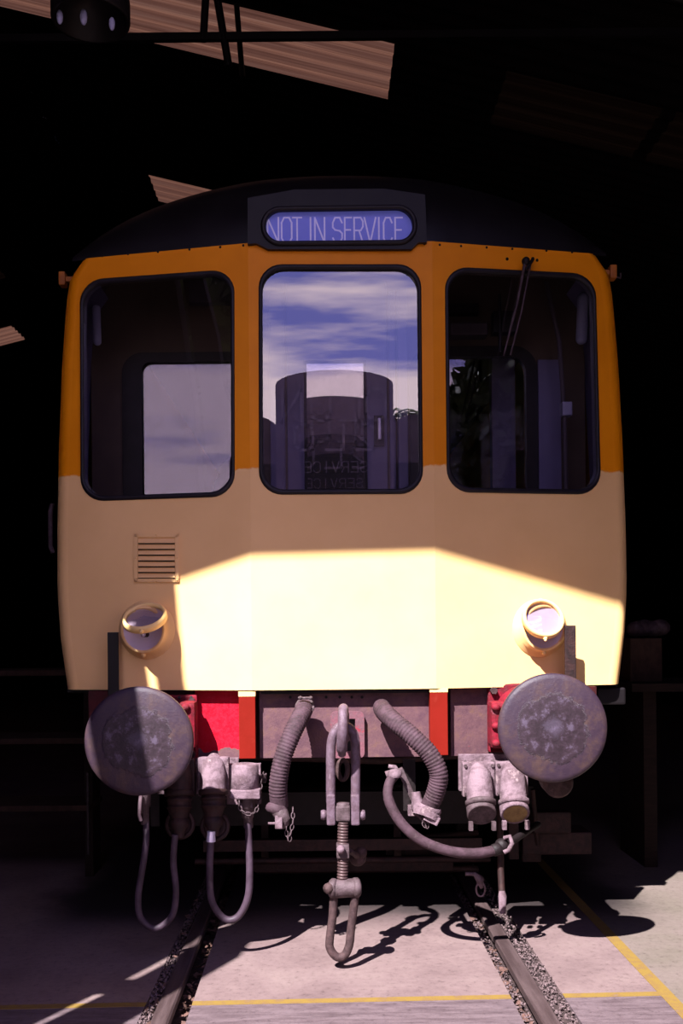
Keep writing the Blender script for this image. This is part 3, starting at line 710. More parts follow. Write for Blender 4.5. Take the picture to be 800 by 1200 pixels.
# buffer beam
BE = 4.665
zt, zb = 1.205, .885
def bm_box(name, px0, px1, m, y=BE, z0=zb, z1=zt):
    q = MB(); q.box((at(px0, 850, y).x, y, z0), (at(px1, 850, y).x, y+.03, z1)); return q.build(name, m, beam if name != 'buffer_beam' else car)
beam = bm_box('buffer_beam', 104, 699, M['redbeam'], BE+.065)
for px0, px1, mm in ((228, 296, 'beam_left'), (527, 600, 'beam_right')):
    xa, xb = at(px0, 850, 4.7).x, at(px1, 850, 4.7).x
    q = MB(); q.prism([(xa, zb), (xb, zb), (xb, zt), (xa, zt)], lambda x, z: Vector((x, face_y(x)+.056, z)), lambda x, z: Vector((x, face_y(x)+.085, z))); q.build('beam_plate', M[mm], beam)
bm_box('beam_plate', 304, 503, M['beam'])
q = MB(); q.box((at(306,800,4.66).x, 4.63, 1.19), (at(502,800,4.66).x, 4.66, 1.207))
q.build('beam_top_angle', M['darkmetal'], beam)
q = MB()
for px in (210, 224, 340, 356, 382, 398, 412, 424): q.cyl(at(px, 818 if px < 300 else 817, BE), at(px, 817, BE-.015), .007, 8)
q.build('bolt_row', M['darkmetal'], beam, kind='stuff')
for (x0, x1, y0, y1, tf) in ((279.5, 299.5, 811, 889, 5), (503.5, 525, 807, 885, 4)):
    Yp = 4.607; a, b = at(x0, y0, Yp), at(x1, y1, Yp)
    q = MB(); q.box((a.x, Yp, b.z), (b.x, BE+.01, a.z), bev=.003); ps = q.build('beam_post', M['orangered'], car)
    a2, b2 = at(x0, y0-1, Yp), at(x1, y0+tf, Yp); q = MB(); q.box((a.x-.001, Yp-.002, b2.z), (b.x+.001, BE-.003, a.z+.002)); q.build('post_top', M['cream'], ps, label='splash of cream paint on top')

# buffers
def buffer(px, py, rpx, name_part):
    Y = 4.10; c0 = at(px, py, Y); R = rpx*Y/FPX
    h = MB(); h.lathe([(0, -.010), (R*.3, -.0095), (R*.6, -.006), (R*.9, .001), (R*.975, .006), (R, .014), (R, .030), (R*.97, .036), (R*.6, .045), (.08, .06)], (0, 0, 0), (0, 1, 0), 72)
    me = h.build('buffer', M['buffer'], None); me.location = c0; attach(me, car); me.matrix_parent_inverse = Matrix.Translation(-wloc(car))
    WL[me.name] = c0
    q = MB(); q.lathe([(.075, .04), (.075, .22)], c0, (0, 1, 0), 24); q.build('buffer_ram', M['rust'], me)
    q = MB(); q.lathe([(.095, .20), (.115, .215), (.115, .25), (.10, .26), (.105, .45), (.15, .54), (.15, .565)], c0, (0, 1, 0), 28); q.build('buffer_housing', M['redcast'], me)
    q = MB(); q.box((c0.x-.175, 4.67, c0.z-.17), (c0.x+.175, 4.71, c0.z+.155), bev=.01); q.build('buffer_base', M['redcast'], me)
    q = MB()
    for sx in (-1, 1):
        for sz in (-1, 1): q.cyl((c0.x+sx*.15, 4.645, c0.z+sz*.125), (c0.x+sx*.15, 4.68, c0.z+sz*.125), .018, 6)
    q.build('base_bolts', M['rust'], me, kind='stuff')
    return me, c0
bl_, cL = buffer(162, 869, 64.2, 1); br_, cR = buffer(648.5, 853.5, 64.2, 2)
q = MB(); q.lathe([(0, 0), (.05, .004), (.066, .03), (.066, .12), (.03, .14), (0, .14)], at(656, 920, 4.25), (0, 1, .1), 20); q.build('step_block', M['rust'], br_)
# red casting lug beside right buffer
for (px, sc, sd_) in ((581, 1, 1), (217, .9, -1)):
    q = MB(); c0 = at(px, 850, 4.56); q.box((c0.x-.028, 4.53, c0.z-.105), (c0.x+.05, 4.65, c0.z+.11), bev=.02)
    for k in (-.08, 0, .085): q.sphere((c0.x-.006*sd_, 4.525, c0.z+k), .022, 10, (1, .8, .8))
    q.build('mounting_lug', M['redcast'], car)

# electrical sockets
def plate(px0, px1, y0, y1, Y, m='dust'):
    a, b = at(px0, y0, Y), at(px1, y1, Y); q = MB(); q.box((a.x, Y, b.z), (b.x, Y+.02, a.z), bev=.004); return q.build('socket_plate', M[m], car)
pl = plate(184, 280, 889, 930, 4.655); pr = plate(537, 612, 884, 926, 4.60)
def bolts(par, lst, Y, m='iron'):
    for px, py in lst:
        q = MB(); q.cyl(at(px, py, Y-.014), at(px, py, Y), .009, 6); q.build('bolt', M[m], par)
bolts(pl, ((243, 897), (275, 898), (222, 898)), 4.645); bolts(pr, ((545, 893), (577, 892), (583, 895), (540, 925)), 4.59)
def socket(px, py, m1, m2, face_m, Y=4.56):
    """square-flanged receptacle, round body leaning down and forward, with a screwed cover"""
    c0 = at(px, py, Y); dn = Vector((0, -.45, -.89)).normalized()
    q = MB(); q.box((c0.x-.075, Y-.012, c0.z-.085), (c0.x+.075, Y+.04, c0.z+.075), bev=.008); sk = q.build('cable_socket', M[m1], car)
    q = MB(); q.tube([c0+Vector((0, -.0, .045)), c0+Vector((0, -.03, .03)), c0+dn*.06, c0+dn*.13], [.035, .052, .062, .062], 24); q.build('socket_body', M[m1], sk)
    q = MB(); q.lathe([(.056, .10), (.070, .11), (.070, .125), (.063, .13)], c0, dn, 28); q.build('socket_collar', M[m2], sk)
    fd = Vector((0, -.80, -.60)).normalized(); e = c0+dn*.165
    q = MB(); q.lathe([(.055, -.065), (.064, -.05), (.067, .008), (.062, .014), (.055, .012)], e, fd, 28); q.build('socket_mouth', M[m2], sk)
    q = MB(); q.lathe([(.057, .010), (.03, .012), (0, .012)], e, fd, 28); q.build('socket_cover', M[face_m], sk)
    q = MB()
    for s_ in (-1, 1): q.box((e.x+s_*.052-.009, e.y-.03, e.z-.075), (e.x+s_*.052+.009, e.y-.005, e.z-.035))
    q.build('socket_lugs', M[m2], sk, kind='stuff')
    for s_ in (-1, 1):
        for k in (-.07, .06):
            q = MB(); q.cyl((c0.x+s_*.062, Y-.02, c0.z+k), (c0.x+s_*.062, Y, c0.z+k), .008, 6); q.build('bolt', M['iron'], sk)
    return sk
socket(560.5, 912, 'dust', 'iron', 'iron'); socket(599, 911, 'dust', 'dust', 'ochre')

# left jumper connections: plug in socket + cable
def plug(root, px, y0, y1, m1, m2, Y=4.50, tail=True):
    """bulky connector hanging below its receptacle"""
    a = at(px, y0, Y+.06); b = at(px, y1, Y-.02); L_ = b-a
    q = MB(); q.box((a.x-.072, Y+.05, a.z-.15), (a.x+.072, Y+.10, a.z+.03), bev=.008); q.build('flange', M[m1], root)
    q = MB(); q.tube([a+Vector((0,.04,.02)), a, a+L_*.12, a+L_*.36], [.03, .050, .060, .060], 24); q.build('socket_body', M[m1], root)
    q = MB(); q.tube([a+L_*.36, a+L_*.37, a+L_*.43, a+L_*.44], [.06, .068, .068, .06], 24); q.build('locking_ring', M[m2], root)
    q = MB(); q.tube([a+L_*t_ for t_ in (.43, .47, .475, .50, .505, .58, .585, .605, .61, .70, .76)], [.054, .054, .060, .060, .055, .055, .059, .059, .053, .044, .036], 24); q.build('plug_body', M[m2], root)
    q = MB(); q.tube([a+L_*.74, a+L_*.75, a+L_*.84, a+L_*.90, a+L_*1.0], [.036, .043, .043, .028, .022], 20); q.build('cable_gland', M[m2], root)
def lidring(root, px, py, m):
    c0 = at(px, py, 4.53); q = MB(); q.torus(c0, .060, .011, (1,0,0), (0,.2,1)); q.lathe([(.05, .0), (0, .004)], c0, (0,1,-.2), 20); q.build('socket_lid', M[m], root)
j1 = thing('jumper_cable', 'brown jumper cable looping from the connector under the left buffer', 'cable', tuple(at(183, 1088, 4.45)))
plug(j1, 210, 896, 982, 'brownmetal', 'brownmetal'); lidring(j1, 211, 966, 'brownmetal')
q = MB(); q.tube(spline([at(205, 978, 4.45), at(203, 1010, 4.45), at(206, 1045, 4.45), at(201, 1074, 4.45), at(182, 1088, 4.45), at(165, 1076, 4.45), at(162, 1050, 4.45), at(168, 1010, 4.45), at(171, 985, 4.47), at(171, 962, 4.5)], 8), .0155, 12); q.build('cable', M['cable'], j1)
q = MB(); q.tube([at(169, 925, 4.5), at(169, 945, 4.5), at(169, 946, 4.5), at(170, 966, 4.5)], [.03, .03, .022, .02], 14); q.box(at(161, 940, 4.47), at(168, 952, 4.5), bev=.004); q.build('end_fitting', M['iron'], j1)
q = MB(); q.tube([at(165, 932, 4.46), at(164, 942, 4.45), at(163, 955, 4.45), at(165, 962, 4.45)], .009, 8); q.build('clip', M['dust'], j1)
j2 = thing('jumper_cable', 'purple grey jumper cable in a U loop under the red painted beam end', 'cable', tuple(at(268, 1080, 4.45)))
plug(j2, 250, 895, 980, 'dust', 'brownmetal'); lidring(j2, 252, 968, 'brownmetal')
q = MB(); q.tube([at(247.5, 974, 4.46), at(247, 986, 4.46)], [.018, .022], 14); q.build('metal_sleeve', M['chrome'], j2)
q = MB(); q.tube(spline([at(247, 984, 4.46), at(245.5, 1020, 4.46), at(248, 1055, 4.46), at(262, 1076, 4.46), at(278, 1075, 4.46), at(290, 1053, 4.46), at(292.5, 1020, 4.46), at(290.5, 965, 4.48)], 8), .0165, 12); q.build('cable', M['cable'], j2)
# dummy receptacle the cable end is parked in
q = MB(); Y = 4.49
q.tube([at(287, 895, Y), at(287, 897, Y), at(287, 925, Y), at(287, 926, Y)], [.052, .061, .064, .058], 24); ds = q.build('dummy_socket', M['dust'], j2)
q.v = q.v; q = MB(); a, b = at(270, 925, Y-.04), at(305, 935, Y-.04); q.box((a.x, Y-.07, b.z), (b.x, Y+.07, a.z), bev=.005); q.build('socket_flange', M['dust'], j2)
a, b = at(266, 895, Y+.12), at(306, 941, Y+.12); q = MB(); q.box((a.x, Y+.09, b.z), (b.x, Y+.14, a.z)); q.build('back_plate', M['dust'], j2)
q = MB(); q.tube([at(289, 933, Y), at(290, 946, Y), at(290, 947, Y), at(290, 958, Y), at(290.5, 959, Y), at(291, 970, Y)], [.036, .036, .028, .028, .022, .022], 16); q.box(at(281, 941, Y-.03), at(297, 945, Y+.02)); q.build('end_fitting', M['iron'], j2)
def chain(root, pts, r=.010):
    q = MB(); P = spline(pts, 12); d_ = 0; last = P[0]; k = 0
    L_ = [P[0]]
    for p in P[1:]:
        d_ += (p-last).length; last = p
        if d_ > r*2.3: L_.append(p); d_ = 0
    for i in range(len(L_)-1):
        t = (L_[i+1]-L_[i]).normalized(); s_ = t.cross(Vector((0, 1, 0)) if i % 2 else Vector((1, .2, 0))).normalized()
        q.torus((L_[i]+L_[i+1])/2, r*.75, r*.26, s_, t, 1.9, 10, 5)
    q.build('chain', M['iron'], root)
chain(j2, [at(280, 938, 4.43), at(281, 948, 4.43), at(289, 954, 4.42), at(299, 952, 4.43), at(303, 940, 4.46), at(306, 915, 4.5), at(309, 905, 4.56)])
q = MB(); a, b = at(305, 908, 4.58), at(312, 917, 4.58); q.box((a.x, 4.56, b.z), (b.x, 4.64, a.z), bev=.003); q.build('chain_lug', M['iron'], j2)

# big vacuum hoses
def ribbed(root, pts, r, y_rib=.0145, smooth_end=.08):
    P = spline(pts, 60); tot = sum((P[i+1]-P[i]).length for i in range(len(P)-1))
    step = y_rib/4; out = []; rs = []; acc = 0; nxt = 0; s_ = 0
    for i in range(len(P)-1):
        seg = (P[i+1]-P[i]).length
        while nxt <= acc+seg:
            out.append(P[i].lerp(P[i+1], (nxt-acc)/seg)); u = nxt; k = 1 if smooth_end < u < tot-.05 else 0
            rs.append(r*(1+.045*k*math.cos(2*PI*u/y_rib))); nxt += step
        acc += seg
    q = MB(); q.tube(out, rs, 22); return q.build('hose', M['hose'], root)
h1 = thing('vacuum_hose', 'thick ribbed vacuum brake hose hanging left of the coupling', 'hose', tuple(at(328, 960, 4.42)))
ribbed(h1, [at(358, 826, 4.60), at(354, 836, 4.52), at(344, 856, 4.45), at(332, 886, 4.42), at(326, 918, 4.42), at(327, 945, 4.44)], .041, smooth_end=.05)
q = MB(); q.torus(at(357, 828, 4.55), .040, .006, (1,0,0), (0,.6,1)); q.cyl(at(349, 818, 4.53), at(366, 818, 4.53), .006, 8); q.sphere(at(352, 818, 4.53), .010, 8); q.sphere(at(364, 818, 4.53), .010, 8); q.build('hose_clip', M['iron'], h1)
q = MB(); q.lathe([(.045, 0), (.052, .012), (.052, .03), (.04, .04)], at(326, 944, 4.43), (-.35, -.25, -1), 24); q.build('hose_collar', M['hose'], h1)
q = MB(); q.lathe([(.055, 0), (.060, .008), (.060, .022), (.05, .03), (.03, .034), (0, .034)], at(332, 955, 4.44), (-.85, -.45, -.2), 28)
q.tube([at(322, 946, 4.42), at(330, 955, 4.40), at(336, 962, 4.40)], [.03, .035, .02], 14); q.build('coupling_head', M['iron'], h1)
q = MB(); q.cyl(at(314, 965, 4.38), at(322, 965, 4.38), .006, 8); q.box(at(322, 956, 4.37), at(331, 970, 4.40), bev=.004); q.build('coupling_lug', M['dust'], h1)
chain(h1, [at(343, 946, 4.42), at(343, 965, 4.40), at(340, 978, 4.40), at(339, 992, 4.40)]); chain(h1, [at(335, 966, 4.40), at(336, 980, 4.40), at(340, 991, 4.40)])
h2 = thing('vacuum_hose', 'thick ribbed vacuum brake hose curving right of the coupling', 'hose', tuple(at(497, 960, 4.42)))
ribbed(h2, [at(447, 829, 4.60), at(449, 833, 4.54), at(461, 845, 4.46), at(484, 864, 4.40), at(504, 885, 4.38), at(514, 908, 4.38), at(509, 932, 4.40), at(501, 948, 4.42)], .041, smooth_end=.07)
q = MB(); q.lathe([(.050, 0), (.056, .01), (.056, .028), (.045, .034)], at(504, 944, 4.41), (-.35, 0, -1), 24); q.lathe([(.062, 0), (.066, .01), (.060, .03)], at(501, 952, 4.41), (-.4, -.3, -.9), 24)
q.build('hose_collar', M['dust'], h2)
q = MB(); q.tube([at(487, 928, 4.44), at(489, 945, 4.43), at(500, 962, 4.42)], [.02, .03, .02], 12); q.box(at(478, 944, 4.44), at(491, 955, 4.47), bev=.004); q.box(at(497, 955, 4.36), at(513, 962, 4.42), Matrix.Rotation(.45, 3, 'Y'), bev=.004); q.build('coupling_head', M['dust'], h2)
q = MB(); q.box(at(474, 899, 4.47), at(481, 944, 4.50), Matrix.Rotation(-.42, 3, 'Y'), bev=.003); q.build('hanger_bar', M['iron'], h2)
q = MB(); a, b = at(472, 890, 4.62), at(487, 950, 4.62); q.box((a.x, 4.62, b.z), (b.x, 4.64, a.z)); q.build('hanger_plate', M['darkmetal'], h2)
chain(h2, [at(494, 945, 4.40), at(493, 958, 4.39), at(500, 972, 4.38)]); chain(h2, [at(501, 958, 4.39), at(500, 966, 4.38), at(501, 974, 4.38)])

# thin air hose
h3 = thing('air_hose', 'thin smooth air hose sweeping from the cock across to the right', 'hose', tuple(at(530, 1000, 4.35)))
q = MB(); q.tube(spline([at(463, 908, 4.44), at(456, 918, 4.40), at(455, 936, 4.37), at(468, 962, 4.35), at(492, 984, 4.34), at(525, 997, 4.34), at(556, 1000, 4.36), at(583, 996, 4.40)], 10), [.0215]*20+[.023]*30+[.023]*21, 16); q.build('hose', M['hose'], h3)
q = MB(); q.lathe([(.024, 0), (.031, .01), (.031, .03), (.022, .04)], at(463, 912, 4.42), (-.1, .2, 1), 18); q.cyl(at(452, 908, 4.45), at(464, 904, 4.45), .016, 12); q.build('end_fitting', M['dust'], h3)
q = MB(); q.tube([at(455, 898, 4.42), at(462, 899, 4.42), at(468, 906, 4.42)], [.009, .012, .009], 10); q.build('cock_handle', M['dust'], h3)
q = MB(); q.lathe([(.024, 0), (.028, .005), (.028, .035), (.02, .04)], at(577, 997, 4.39), (1, .3, .25), 18); q.sphere(at(588, 991, 4.42), .034, 14); q.build('end_fitting', M['darkmetal'], h3)
q = MB(); q.tube([at(591, 982, 4.40), at(597, 980, 4.38), at(600, 988, 4.38), at(596, 996, 4.38), at(590, 999, 4.38)], .010, 10); q.build('clamp', M['dust'], h3)
q = MB(); q.tube([at(594, 990, 4.45), at(617, 974, 4.6), at(630, 966, 4.9)], .017, 12); q.build('pipe', M['darkmetal'], h3)

# drawhook (part of railcar)
a, b = at(387, 834, BE-.02), at(427, 888, BE-.02)
q = MB(); q.sheet(rrect(a.x, b.z, b.x, a.z, .025), [[(lambda v: (v.x, v.z))(at(*p, BE-.02)) for p in ((397, 842), (416, 842), (416, 880), (397, 880))]], xz(BE-.03), xz(BE)); q.build('drawhook_plate', M['hookplate'], car, label='red-washed steel plate behind the hook')
q = MB(); a, b = at(397, 842, BE-.02), at(416, 880, BE-.02); q.box((a.x, BE-.006, b.z), (b.x, BE-.001, a.z)); q.build('drawhook_slot', M['black'], car)
Yh = 4.36
q = MB(); hk = spline([Vector((at(406, 860, BE).x, BE+.0, at(406, 862, BE).z)), Vector((at(404.5, 858, 4.5).x, 4.50, at(404, 862, 4.5).z)), at(403, 846, 4.40)+Vector((0, .03, 0)), at(403, 832, 4.33), at(402, 832, 4.28), at(401.5, 850, 4.235), at(400.5, 872, 4.25), at(400.5, 884, 4.29)], 6)
q.tube(hk, [.026]*8 + [.024]*8 + [.020]*6 + [.022]*10 + [.024]*8 + [.018]*(len(hk)-40), 16); q.build('drawhook', M['link'], car)
# screw coupling
cp = thing('screw_coupling', 'heavy steel screw coupling hanging from the drawhook', 'coupling', tuple(at(400, 1122, 4.30)))
def flatlink(pts, w, d):
    q = MB(); P = spline(pts, 8); q.tube(P, w, 14); return q
Yc = 4.34
for s_, x0 in ((-1, 387.5), (1, 416)):
    q = MB(); P = spline([at(401 + s_*1, 852, Yc+.005), at(396 if s_ < 0 else 409, 853, Yc), at(389.5 if s_ < 0 else 415, 864, Yc), at(387.5 if s_ < 0 else 416.5, 885, Yc), at(387.5 if s_ < 0 else 416.5, 940, Yc)], 8)
    q.tube(P, [.021]*len(P), 14, True)
    a, b = at(x0-5.2, 930, Yc), at(x0+5.2, 966, Yc); q.box((a.x, Yc-.03, b.z), (b.x, Yc+.03, a.z), bev=.008)
    q.build('link_bar', M['link'], cp)
q = MB(); a, b = at(393, 943, Yc), at(410, 961, Yc); q.box((a.x, Yc-.032, b.z), (b.x, Yc+.032, a.z), bev=.008); q.lathe([(.03, 0), (.03, .012), (0, .014)], at(401.5, 944, Yc), (0, 0, 1), 20); q.build('trunnion', M['iron'], cp)
q = MB(); q.cyl(at(377, 955, Yc), at(427, 954, Yc), .018, 16); q.build('pin', M['iron'], cp)
for x0 in (379, 424.5): q = MB(); q.lathe([(0, -.012), (.02, -.012), (.024, 0), (.02, .012), (0, .012)], at(x0, 955, Yc), (1, 0, 0), 8); q.build('pin_head', M['link'], cp)
def thread(px0, y0, px1, y1, Y, r):
    a, b = at(px0, y0, Y), at(px1, y1, Y); n = 60; L_ = (b-a).length; pit = .013
    pts = [a.lerp(b, i/n) for i in range(n+1)]; q = MB(); q.tube(pts, [r*(1+.07*math.sin(2*PI*L_*i/n/pit)) for i in range(n+1)], 18); q.build('screw', M['screw'], cp)
thread(402, 963, 401.5, 990, 4.33, .0235); thread(402, 1003, 401, 1032, 4.32, .0235)
q = MB(); a, b = at(394, 988, 4.33), at(409, 1004, 4.33); q.box((a.x, 4.29, b.z), (b.x, 4.36, a.z), bev=.006); q.build('boss', M['iron'], cp)
q = MB(); q.sphere(at(399, 995.5, 4.275), .019, 14); q.build('lever_end', M['dust'], cp)
q = MB(); q.tube([at(409, 997, 4.35), at(416, 1001, 4.42), at(419, 1003, 4.50)], [.012, .013, .018], 12); q.sphere(at(419, 1005, 4.50), .040, 16, (1, .8, 1)); q.sphere(at(423, 999, 4.48), .028, 14); q.build('lever_weight', M['rust'], cp)
Yl = 4.31
q = MB(); q.cyl(at(388, 1042, Yl), at(416, 1040, Yl), .040, 20); q.build('lower_trunnion', M['iron'], cp)
q = MB(); q.cyl(at(382, 1042, Yl-.005), at(423, 1040, Yl), .020, 14); q.build('pin', M['iron'], cp)
q = MB(); q.lathe([(0, -.01), (.02, -.01), (.026, 0), (.02, .016), (0, .02)], at(385, 1041, Yl-.03), (-.6, -.6, 0), 8); q.build('pin_head', M['rust'], cp)
for px, py in ((390.5, 1041), (417, 1040)): q = MB(); q.lathe([(.0, -.016), (.036, -.016), (.043, -.008), (.043, .008), (.036, .016), (0, .016)], at(px, py, Yl-.003), (1, -.25 if px < 400 else .25, 0), 24); q.build('shackle_eye', M['iron'], cp)
q = MB(); q.tube(spline([at(391, 1050, Yl), at(389.5, 1075, Yl), at(386.5, 1098, Yl), at(386.5, 1111, Yl), at(394, 1121, Yl), at(403, 1120, Yl), at(409, 1108, Yl), at(411, 1090, Yl), at(413.5, 1070, Yl), at(416, 1050, Yl)], 8), .0185, 16); q.build('shackle', M['rust'], cp)
# second small link behind hook
q = MB(); q.torus(at(401.5, 902, 4.45), .022, .012, (1,0,0), (0,0,1), 2.0, 18, 8); q.build('spare_link', M['rust'], cp)

# ------------------------------------------------------------------ under the railcar: bogie, pipes
bg_ = thing('bogie', 'dark leading bogie with wheels under the railcar front', 'bogie', (0, 6.4, 0))
q = MB(); q.cyl((-.86, 6.2, .47), (.86, 6.2, .47), .075, 20); q.build('axle', M['darkmetal'], bg_)
for s_ in (-1, 1):
    q = MB(); q.lathe([(0, -.05), (.12, -.06), (.14, -.02), (.36, -.02), (.40, -.045), (.485, -.05), (.485, -.02), (.46, -.015), (.455, .08), (.38, .08), (.36, .02), (0, .02)], (s_*.722, 6.2, .468), (s_, 0, 0), 40); q.build('wheel', M['darkmetal'], bg_)
    q = MB(); q.box((s_*1.0-.05, 5.4, .42), (s_*1.0+.05, 8.2, .62)); q.box((s_*1.0-.1, 6.02, .34), (s_*1.0+.1, 6.38, .66), bev=.02); q.build('side_frame', M['darkmetal'], bg_)
q = MB(); q.box((-1.0, 5.40, .42), (1.0, 5.46, .60)); q.build('headstock', M['darkmetal'], bg_)
q = MB(); q.box((-.75, 5.3, .30), (.75, 5.35, .36)); q.cyl((-.8, 5.34, .24), (.8, 5.34, .24), .018, 10); q.build('brake_beam', M['brownmetal'], bg_)
q = MB(); q.box((-.5, 5.5, .14), (.62, 5.54, .205)); q.box((-.06+.35, 5.5, .205), (-.02+.35, 5.54, .62)); q.box((-.45, 5.5, .205), (-.41, 5.54, .62)); q.build('cross_bar', M['brownmetal'], bg_)
q = MB(); q.tube([(-1.2, 5.2, .86), (.2, 5.2, .80), (1.2, 5.2, .86)], .025, 10); q.build('brake_pipe', M['brownmetal'], bg_)
# guard iron / drain pipe
q = MB(); q.tube([at(586, 945, 4.72), at(586.5, 1020, 4.70), at(588, 1050, 4.66)], [.016]*3, 12); p_ = q.build('drain_pipe', M['brownmetal'], car)
q = MB(); q.tube([at(588, 1044, 4.655), at(588.5, 1050, 4.65), at(588.5, 1070, 4.65)], [.014, .020, .016], 12); q.build('pipe_end', M['dust'], p_)
q = MB(); q.tube([at(545, 1024, 4.9), at(556, 1024, 4.9), at(561, 1027, 4.88)], .010, 8); q.tube([at(556, 1024, 4.88), at(562, 1030, 4.86), at(564, 1040, 4.88)], [.010, .022, .010], 10); q.torus(at(563, 1042, 4.87), .022, .005, (.3,0,0), (0,0,1), 1.6); q.build('release_lever', M['dust'], bg_)
q = MB(); q.box(at(452, 988, 5.6), at(520, 1000, 5.63)); q.tube([at(300, 1020, 5.6), at(560, 1018, 5.6)], .02, 8); q.tube([at(300, 985, 5.6), at(400, 990, 5.6), at(560, 975, 5.6)], .02, 8); q.build('brake_rigging', M['brownmetal'], bg_)
q = MB(); q.box(at(625, 952, 5.25), at(664, 972, 5.35), bev=.01); q.box(at(612, 976, 5.3), at(682, 992, 5.5), bev=.01); q.box(at(612, 992, 5.35), at(632, 1008, 5.4), bev=.01); q.build('axlebox_lump', M['brownmetal'], bg_)
q = MB(); q.box(at(596, 945, 5.28), at(606, 1005, 5.32)); q.tube([at(624, 925, 5.2), at(630, 990, 5.3)], .012, 8); q.build('hanger', M['brownmetal'], bg_)
q = MB(); q.box(at(101, 905, 4.95), at(106, 1000, 4.98)); q.build('step_hanger', M['darkmetal'], car)
q = MB(); q.box(at(700, 806, 4.85), at(726, 824, 4.95), bev=.01); q.build('side_step', M['black'], car)

# ------------------------------------------------------------------ beside the train in the gloom
st = thing('access_steps', 'dark wooden access steps against the left of the train', 'steps', (-2.2, 6.2, 0))
for py in (786, 866, 945):
    a, b = at(-40, py, 5.9), at(102, py+1, 5.9)
    q = MB(); q.box((a.x, 5.9, a.z-.035), (-1.50, 6.25, a.z), bev=.004); q.build('tread', M['wood'], st)
for x in (-2.45, -1.53):
    q = MB(); q.box((x-.025, 6.0, 0), (x+.025, 6.2, at(0, 786, 5.9).z-.036)); q.build('stringer', M['timber'], st)
bn = thing('workbench', 'dark workbench barely visible right of the train', 'bench', (2.25, 6.2, 0))
a, b = at(736, 803, 6.2), at(786, 803, 6.2)
q = MB(); q.box((a.x-.04, 6.0, a.z-.03), (b.x+.7, 6.7, a.z+.02)); q.build('bench_top', M['timber'], bn)
for x in (a.x+.1, b.x+.6):
    q = MB(); q.box((x-.04, 6.1, 0), (x+.04, 6.6, a.z-.031)); q.build('leg', M['timber'], bn)
c0, c1 = at(738, 748, 6.2), at(776, 799, 6.2)
q = MB(); q.box((c0.x, 6.2, a.z+.021), (c1.x, 6.55, c0.z), bev=.006); tag(q.build('wooden_crate', M['wood']), 'brown wooden box standing on the dark bench', 'box')
q = MB(); c0 = at(757, 722, 6.4)
tz = at(738, 748, 6.2).z
for k in range(4): q.sphere((c0.x-.07+.05*k, 6.38, tz+.055+.01*(k%2)), .07, 10, (1, 1, .8))
tag(q.build('cloth_bundle', M['iron']), 'crumpled dark cloth bundle lying on the wooden box', 'cloth')

# ------------------------------------------------------------------ outside, behind the viewpoint (seen mirrored in the glass)
lo = thing('locomotive', 'locomotive parked opposite, mirrored in the centre windscreen with large letters', 'locomotive', (.1, -4, 0))
q = MB(); arc = [(.11 + .79*math.cos(a), 4.78 + .20*math.sin(a)) for a in [PI*i/14 for i in range(15)]]
q.prism([(.90, 1.2)] + arc + [(-.68, 1.2)], xz(-4), xz(-9)); q.build('cab', M['locopaint'], lo)
q = MB(); q.prism([(.55, 1.2)] + [(.11 + .45*math.cos(a), 4.0 + .12*math.sin(a)) for a in [PI*i/10 for i in range(11)]] + [(-.34, 1.2)], xz(-3.98), xz(-4)); q.build('front_door', M['locodark'], lo)
for s_ in (-1, 1):
    q = MB(); cx = .11 + s_*1.12
    q.prism([(cx + .45*math.cos(a), 4.0 + .42*math.sin(a)) for a in [PI*i/14 for i in range(15)]] + [(cx-.45, 1.2), (cx+.45, 1.2)], xz(-4.2), xz(-9)); q.build('side_tank', M['locopaint'], lo)
    q = MB(); q.box((cx-.4, -4.2, 1.3), (cx+.4, -4.17, 3.75)); q.build('tank_front', M['locodark'], lo)
q = MB(); q.box((-1.6, -9, .95), (1.75, -3.9, 1.2)); q.build('footplate', M['locodark'], lo)
for s_ in (-1, 1):
    for yy in (-5.2, -7.5):
        q = MB(); q.lathe([(0, 0), (.5, 0), (.5, .12), (0, .12)], (.0+s_*.72, yy, .5), (s_, 0, 0), 28); q.build('wheel', M['locodark'], lo)
q = MB()
def front_row(txt, centres, w, z0, h, t):
    for ch, px in zip(txt, centres):
        xc = CX + (px-375)/FPX*13.2
        strokes(q, ch, -w/2, z0, w, h, t, lambda x, z: Vector((xc - x, -3.972, z)))
front_row('OLON', (443, 412, 378, 344), .26, 4.29, .42, .035)
front_row('2LO', (430, 394, 358), .24, 3.90, .34, .035)
front_row('SERVICE', (428, 417, 406, 395, 384, 373, 362), .09, 3.60, .14, .014)
q.build('painted_letters', M['letter'], lo)

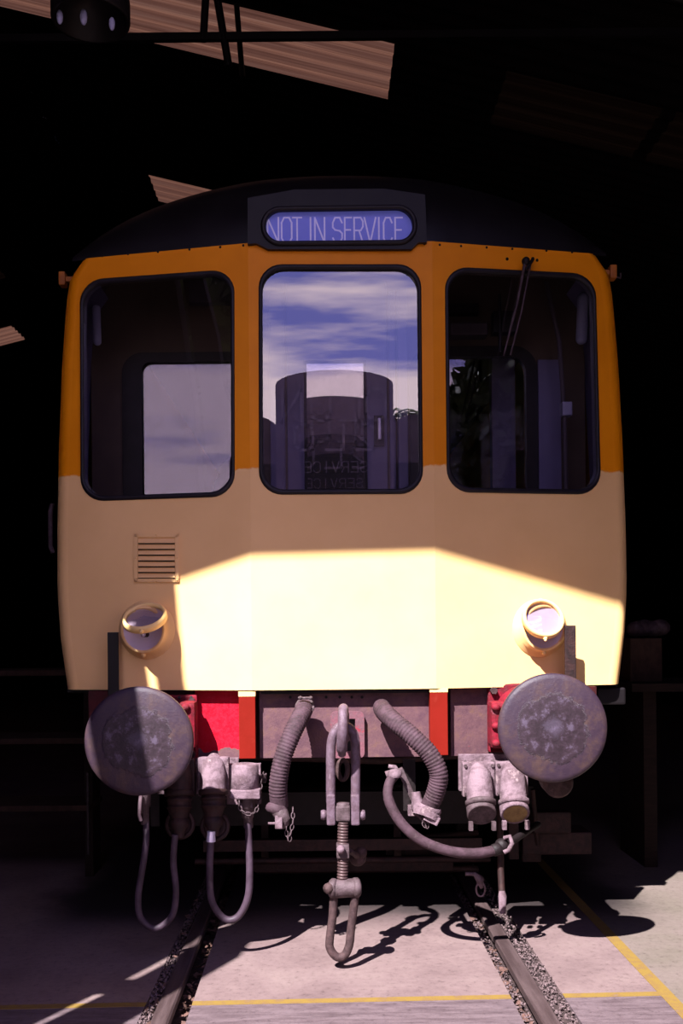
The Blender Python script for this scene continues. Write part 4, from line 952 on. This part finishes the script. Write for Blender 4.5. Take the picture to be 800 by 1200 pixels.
def tree(loc, h, R, n, label, zc, ls=1):
    t = thing('tree', label, 'tree', loc, )
    x, y, z = loc; q = MB(); q.tube([(x, y, 0), (x+.1, y, h*.35), (x-.05, y+.05, h*.7)], [.22, .17, .09], 12)
    for i in range(9):
        a = i*.7; q.tube([(x, y, h*(.35+.03*i)), (x+math.cos(a)*R*.6, y+math.sin(a)*R*.6, h*(.55+.04*i))], [.06, .02], 6)
    q.build('trunk', M['bark'], t)
    q = MB()
    for i in range(n):
        u = Vector((random.gauss(0, 1), random.gauss(0, 1), random.gauss(0, 1))).normalized()*R*random.random()**.45
        c = Vector((x, y, zc)) + Vector((u.x, u.y, u.z*1.25)); a = Vector((random.gauss(0,1), random.gauss(0,1), random.gauss(0,1))).normalized()*random.uniform(.07, .15)*ls; b = a.orthogonal().normalized()*.05*ls
        q.add([c-a, c+b, c+a, c-b], [(0,1,2,3)])
    q.build('foliage', M['green'], t, kind='stuff')
tree((4.45, -9.5, 0), 6.2, 2.4, 12000, 'leafy tree standing behind the viewpoint, mirrored in the right bulkhead window', 4.6, 1.9)
tree((9.4, -12, 0), 7.5, 2.6, 4200, 'wide leafy tree farther right, behind the viewpoint', 5.0)
tree((-8.0, -6.5, 0), 9.0, 3.7, 9000, 'added dense leafy tree behind the viewpoint on the left, blocking low sky', 5.6, 2.4)  # added out of view to keep low sky out of the left pane
t = thing('palm_tree', 'palm with long drooping fronds behind the viewpoint, mirrored at the glass edge', 'tree', (1.6, -13.8, 0))
q = MB(); q.tube([(1.6, -13.8, 0), (1.65, -13.8, 3), (1.6, -13.8, 6.4)], [.2, .15, .13], 12); q.build('trunk', M['bark'], t)
for i in range(13):
    a = 2*PI*i/13; d_ = Vector((math.cos(a), math.sin(a), 0)); P = [Vector((1.6, -13.8, 6.4)) + d_*s_*1.7 + Vector((0, 0, 1.0*s_ - 1.9*s_*s_)) for s_ in [k/9 for k in range(10)]]
    q = MB(); q.tube(P, .02, 5)
    sd2 = d_.cross(Vector((0, 0, 1)))
    for k in range(1, 10):
        for s_ in (-1, 1):
            e = P[k] + sd2*s_*.38*(1.1-k/10) + d_*.18 - Vector((0, 0, .14)); q.add([P[k], P[k]+d_*.05, e], [(0, 1, 2)])
    q.build('frond', M['green'], t)
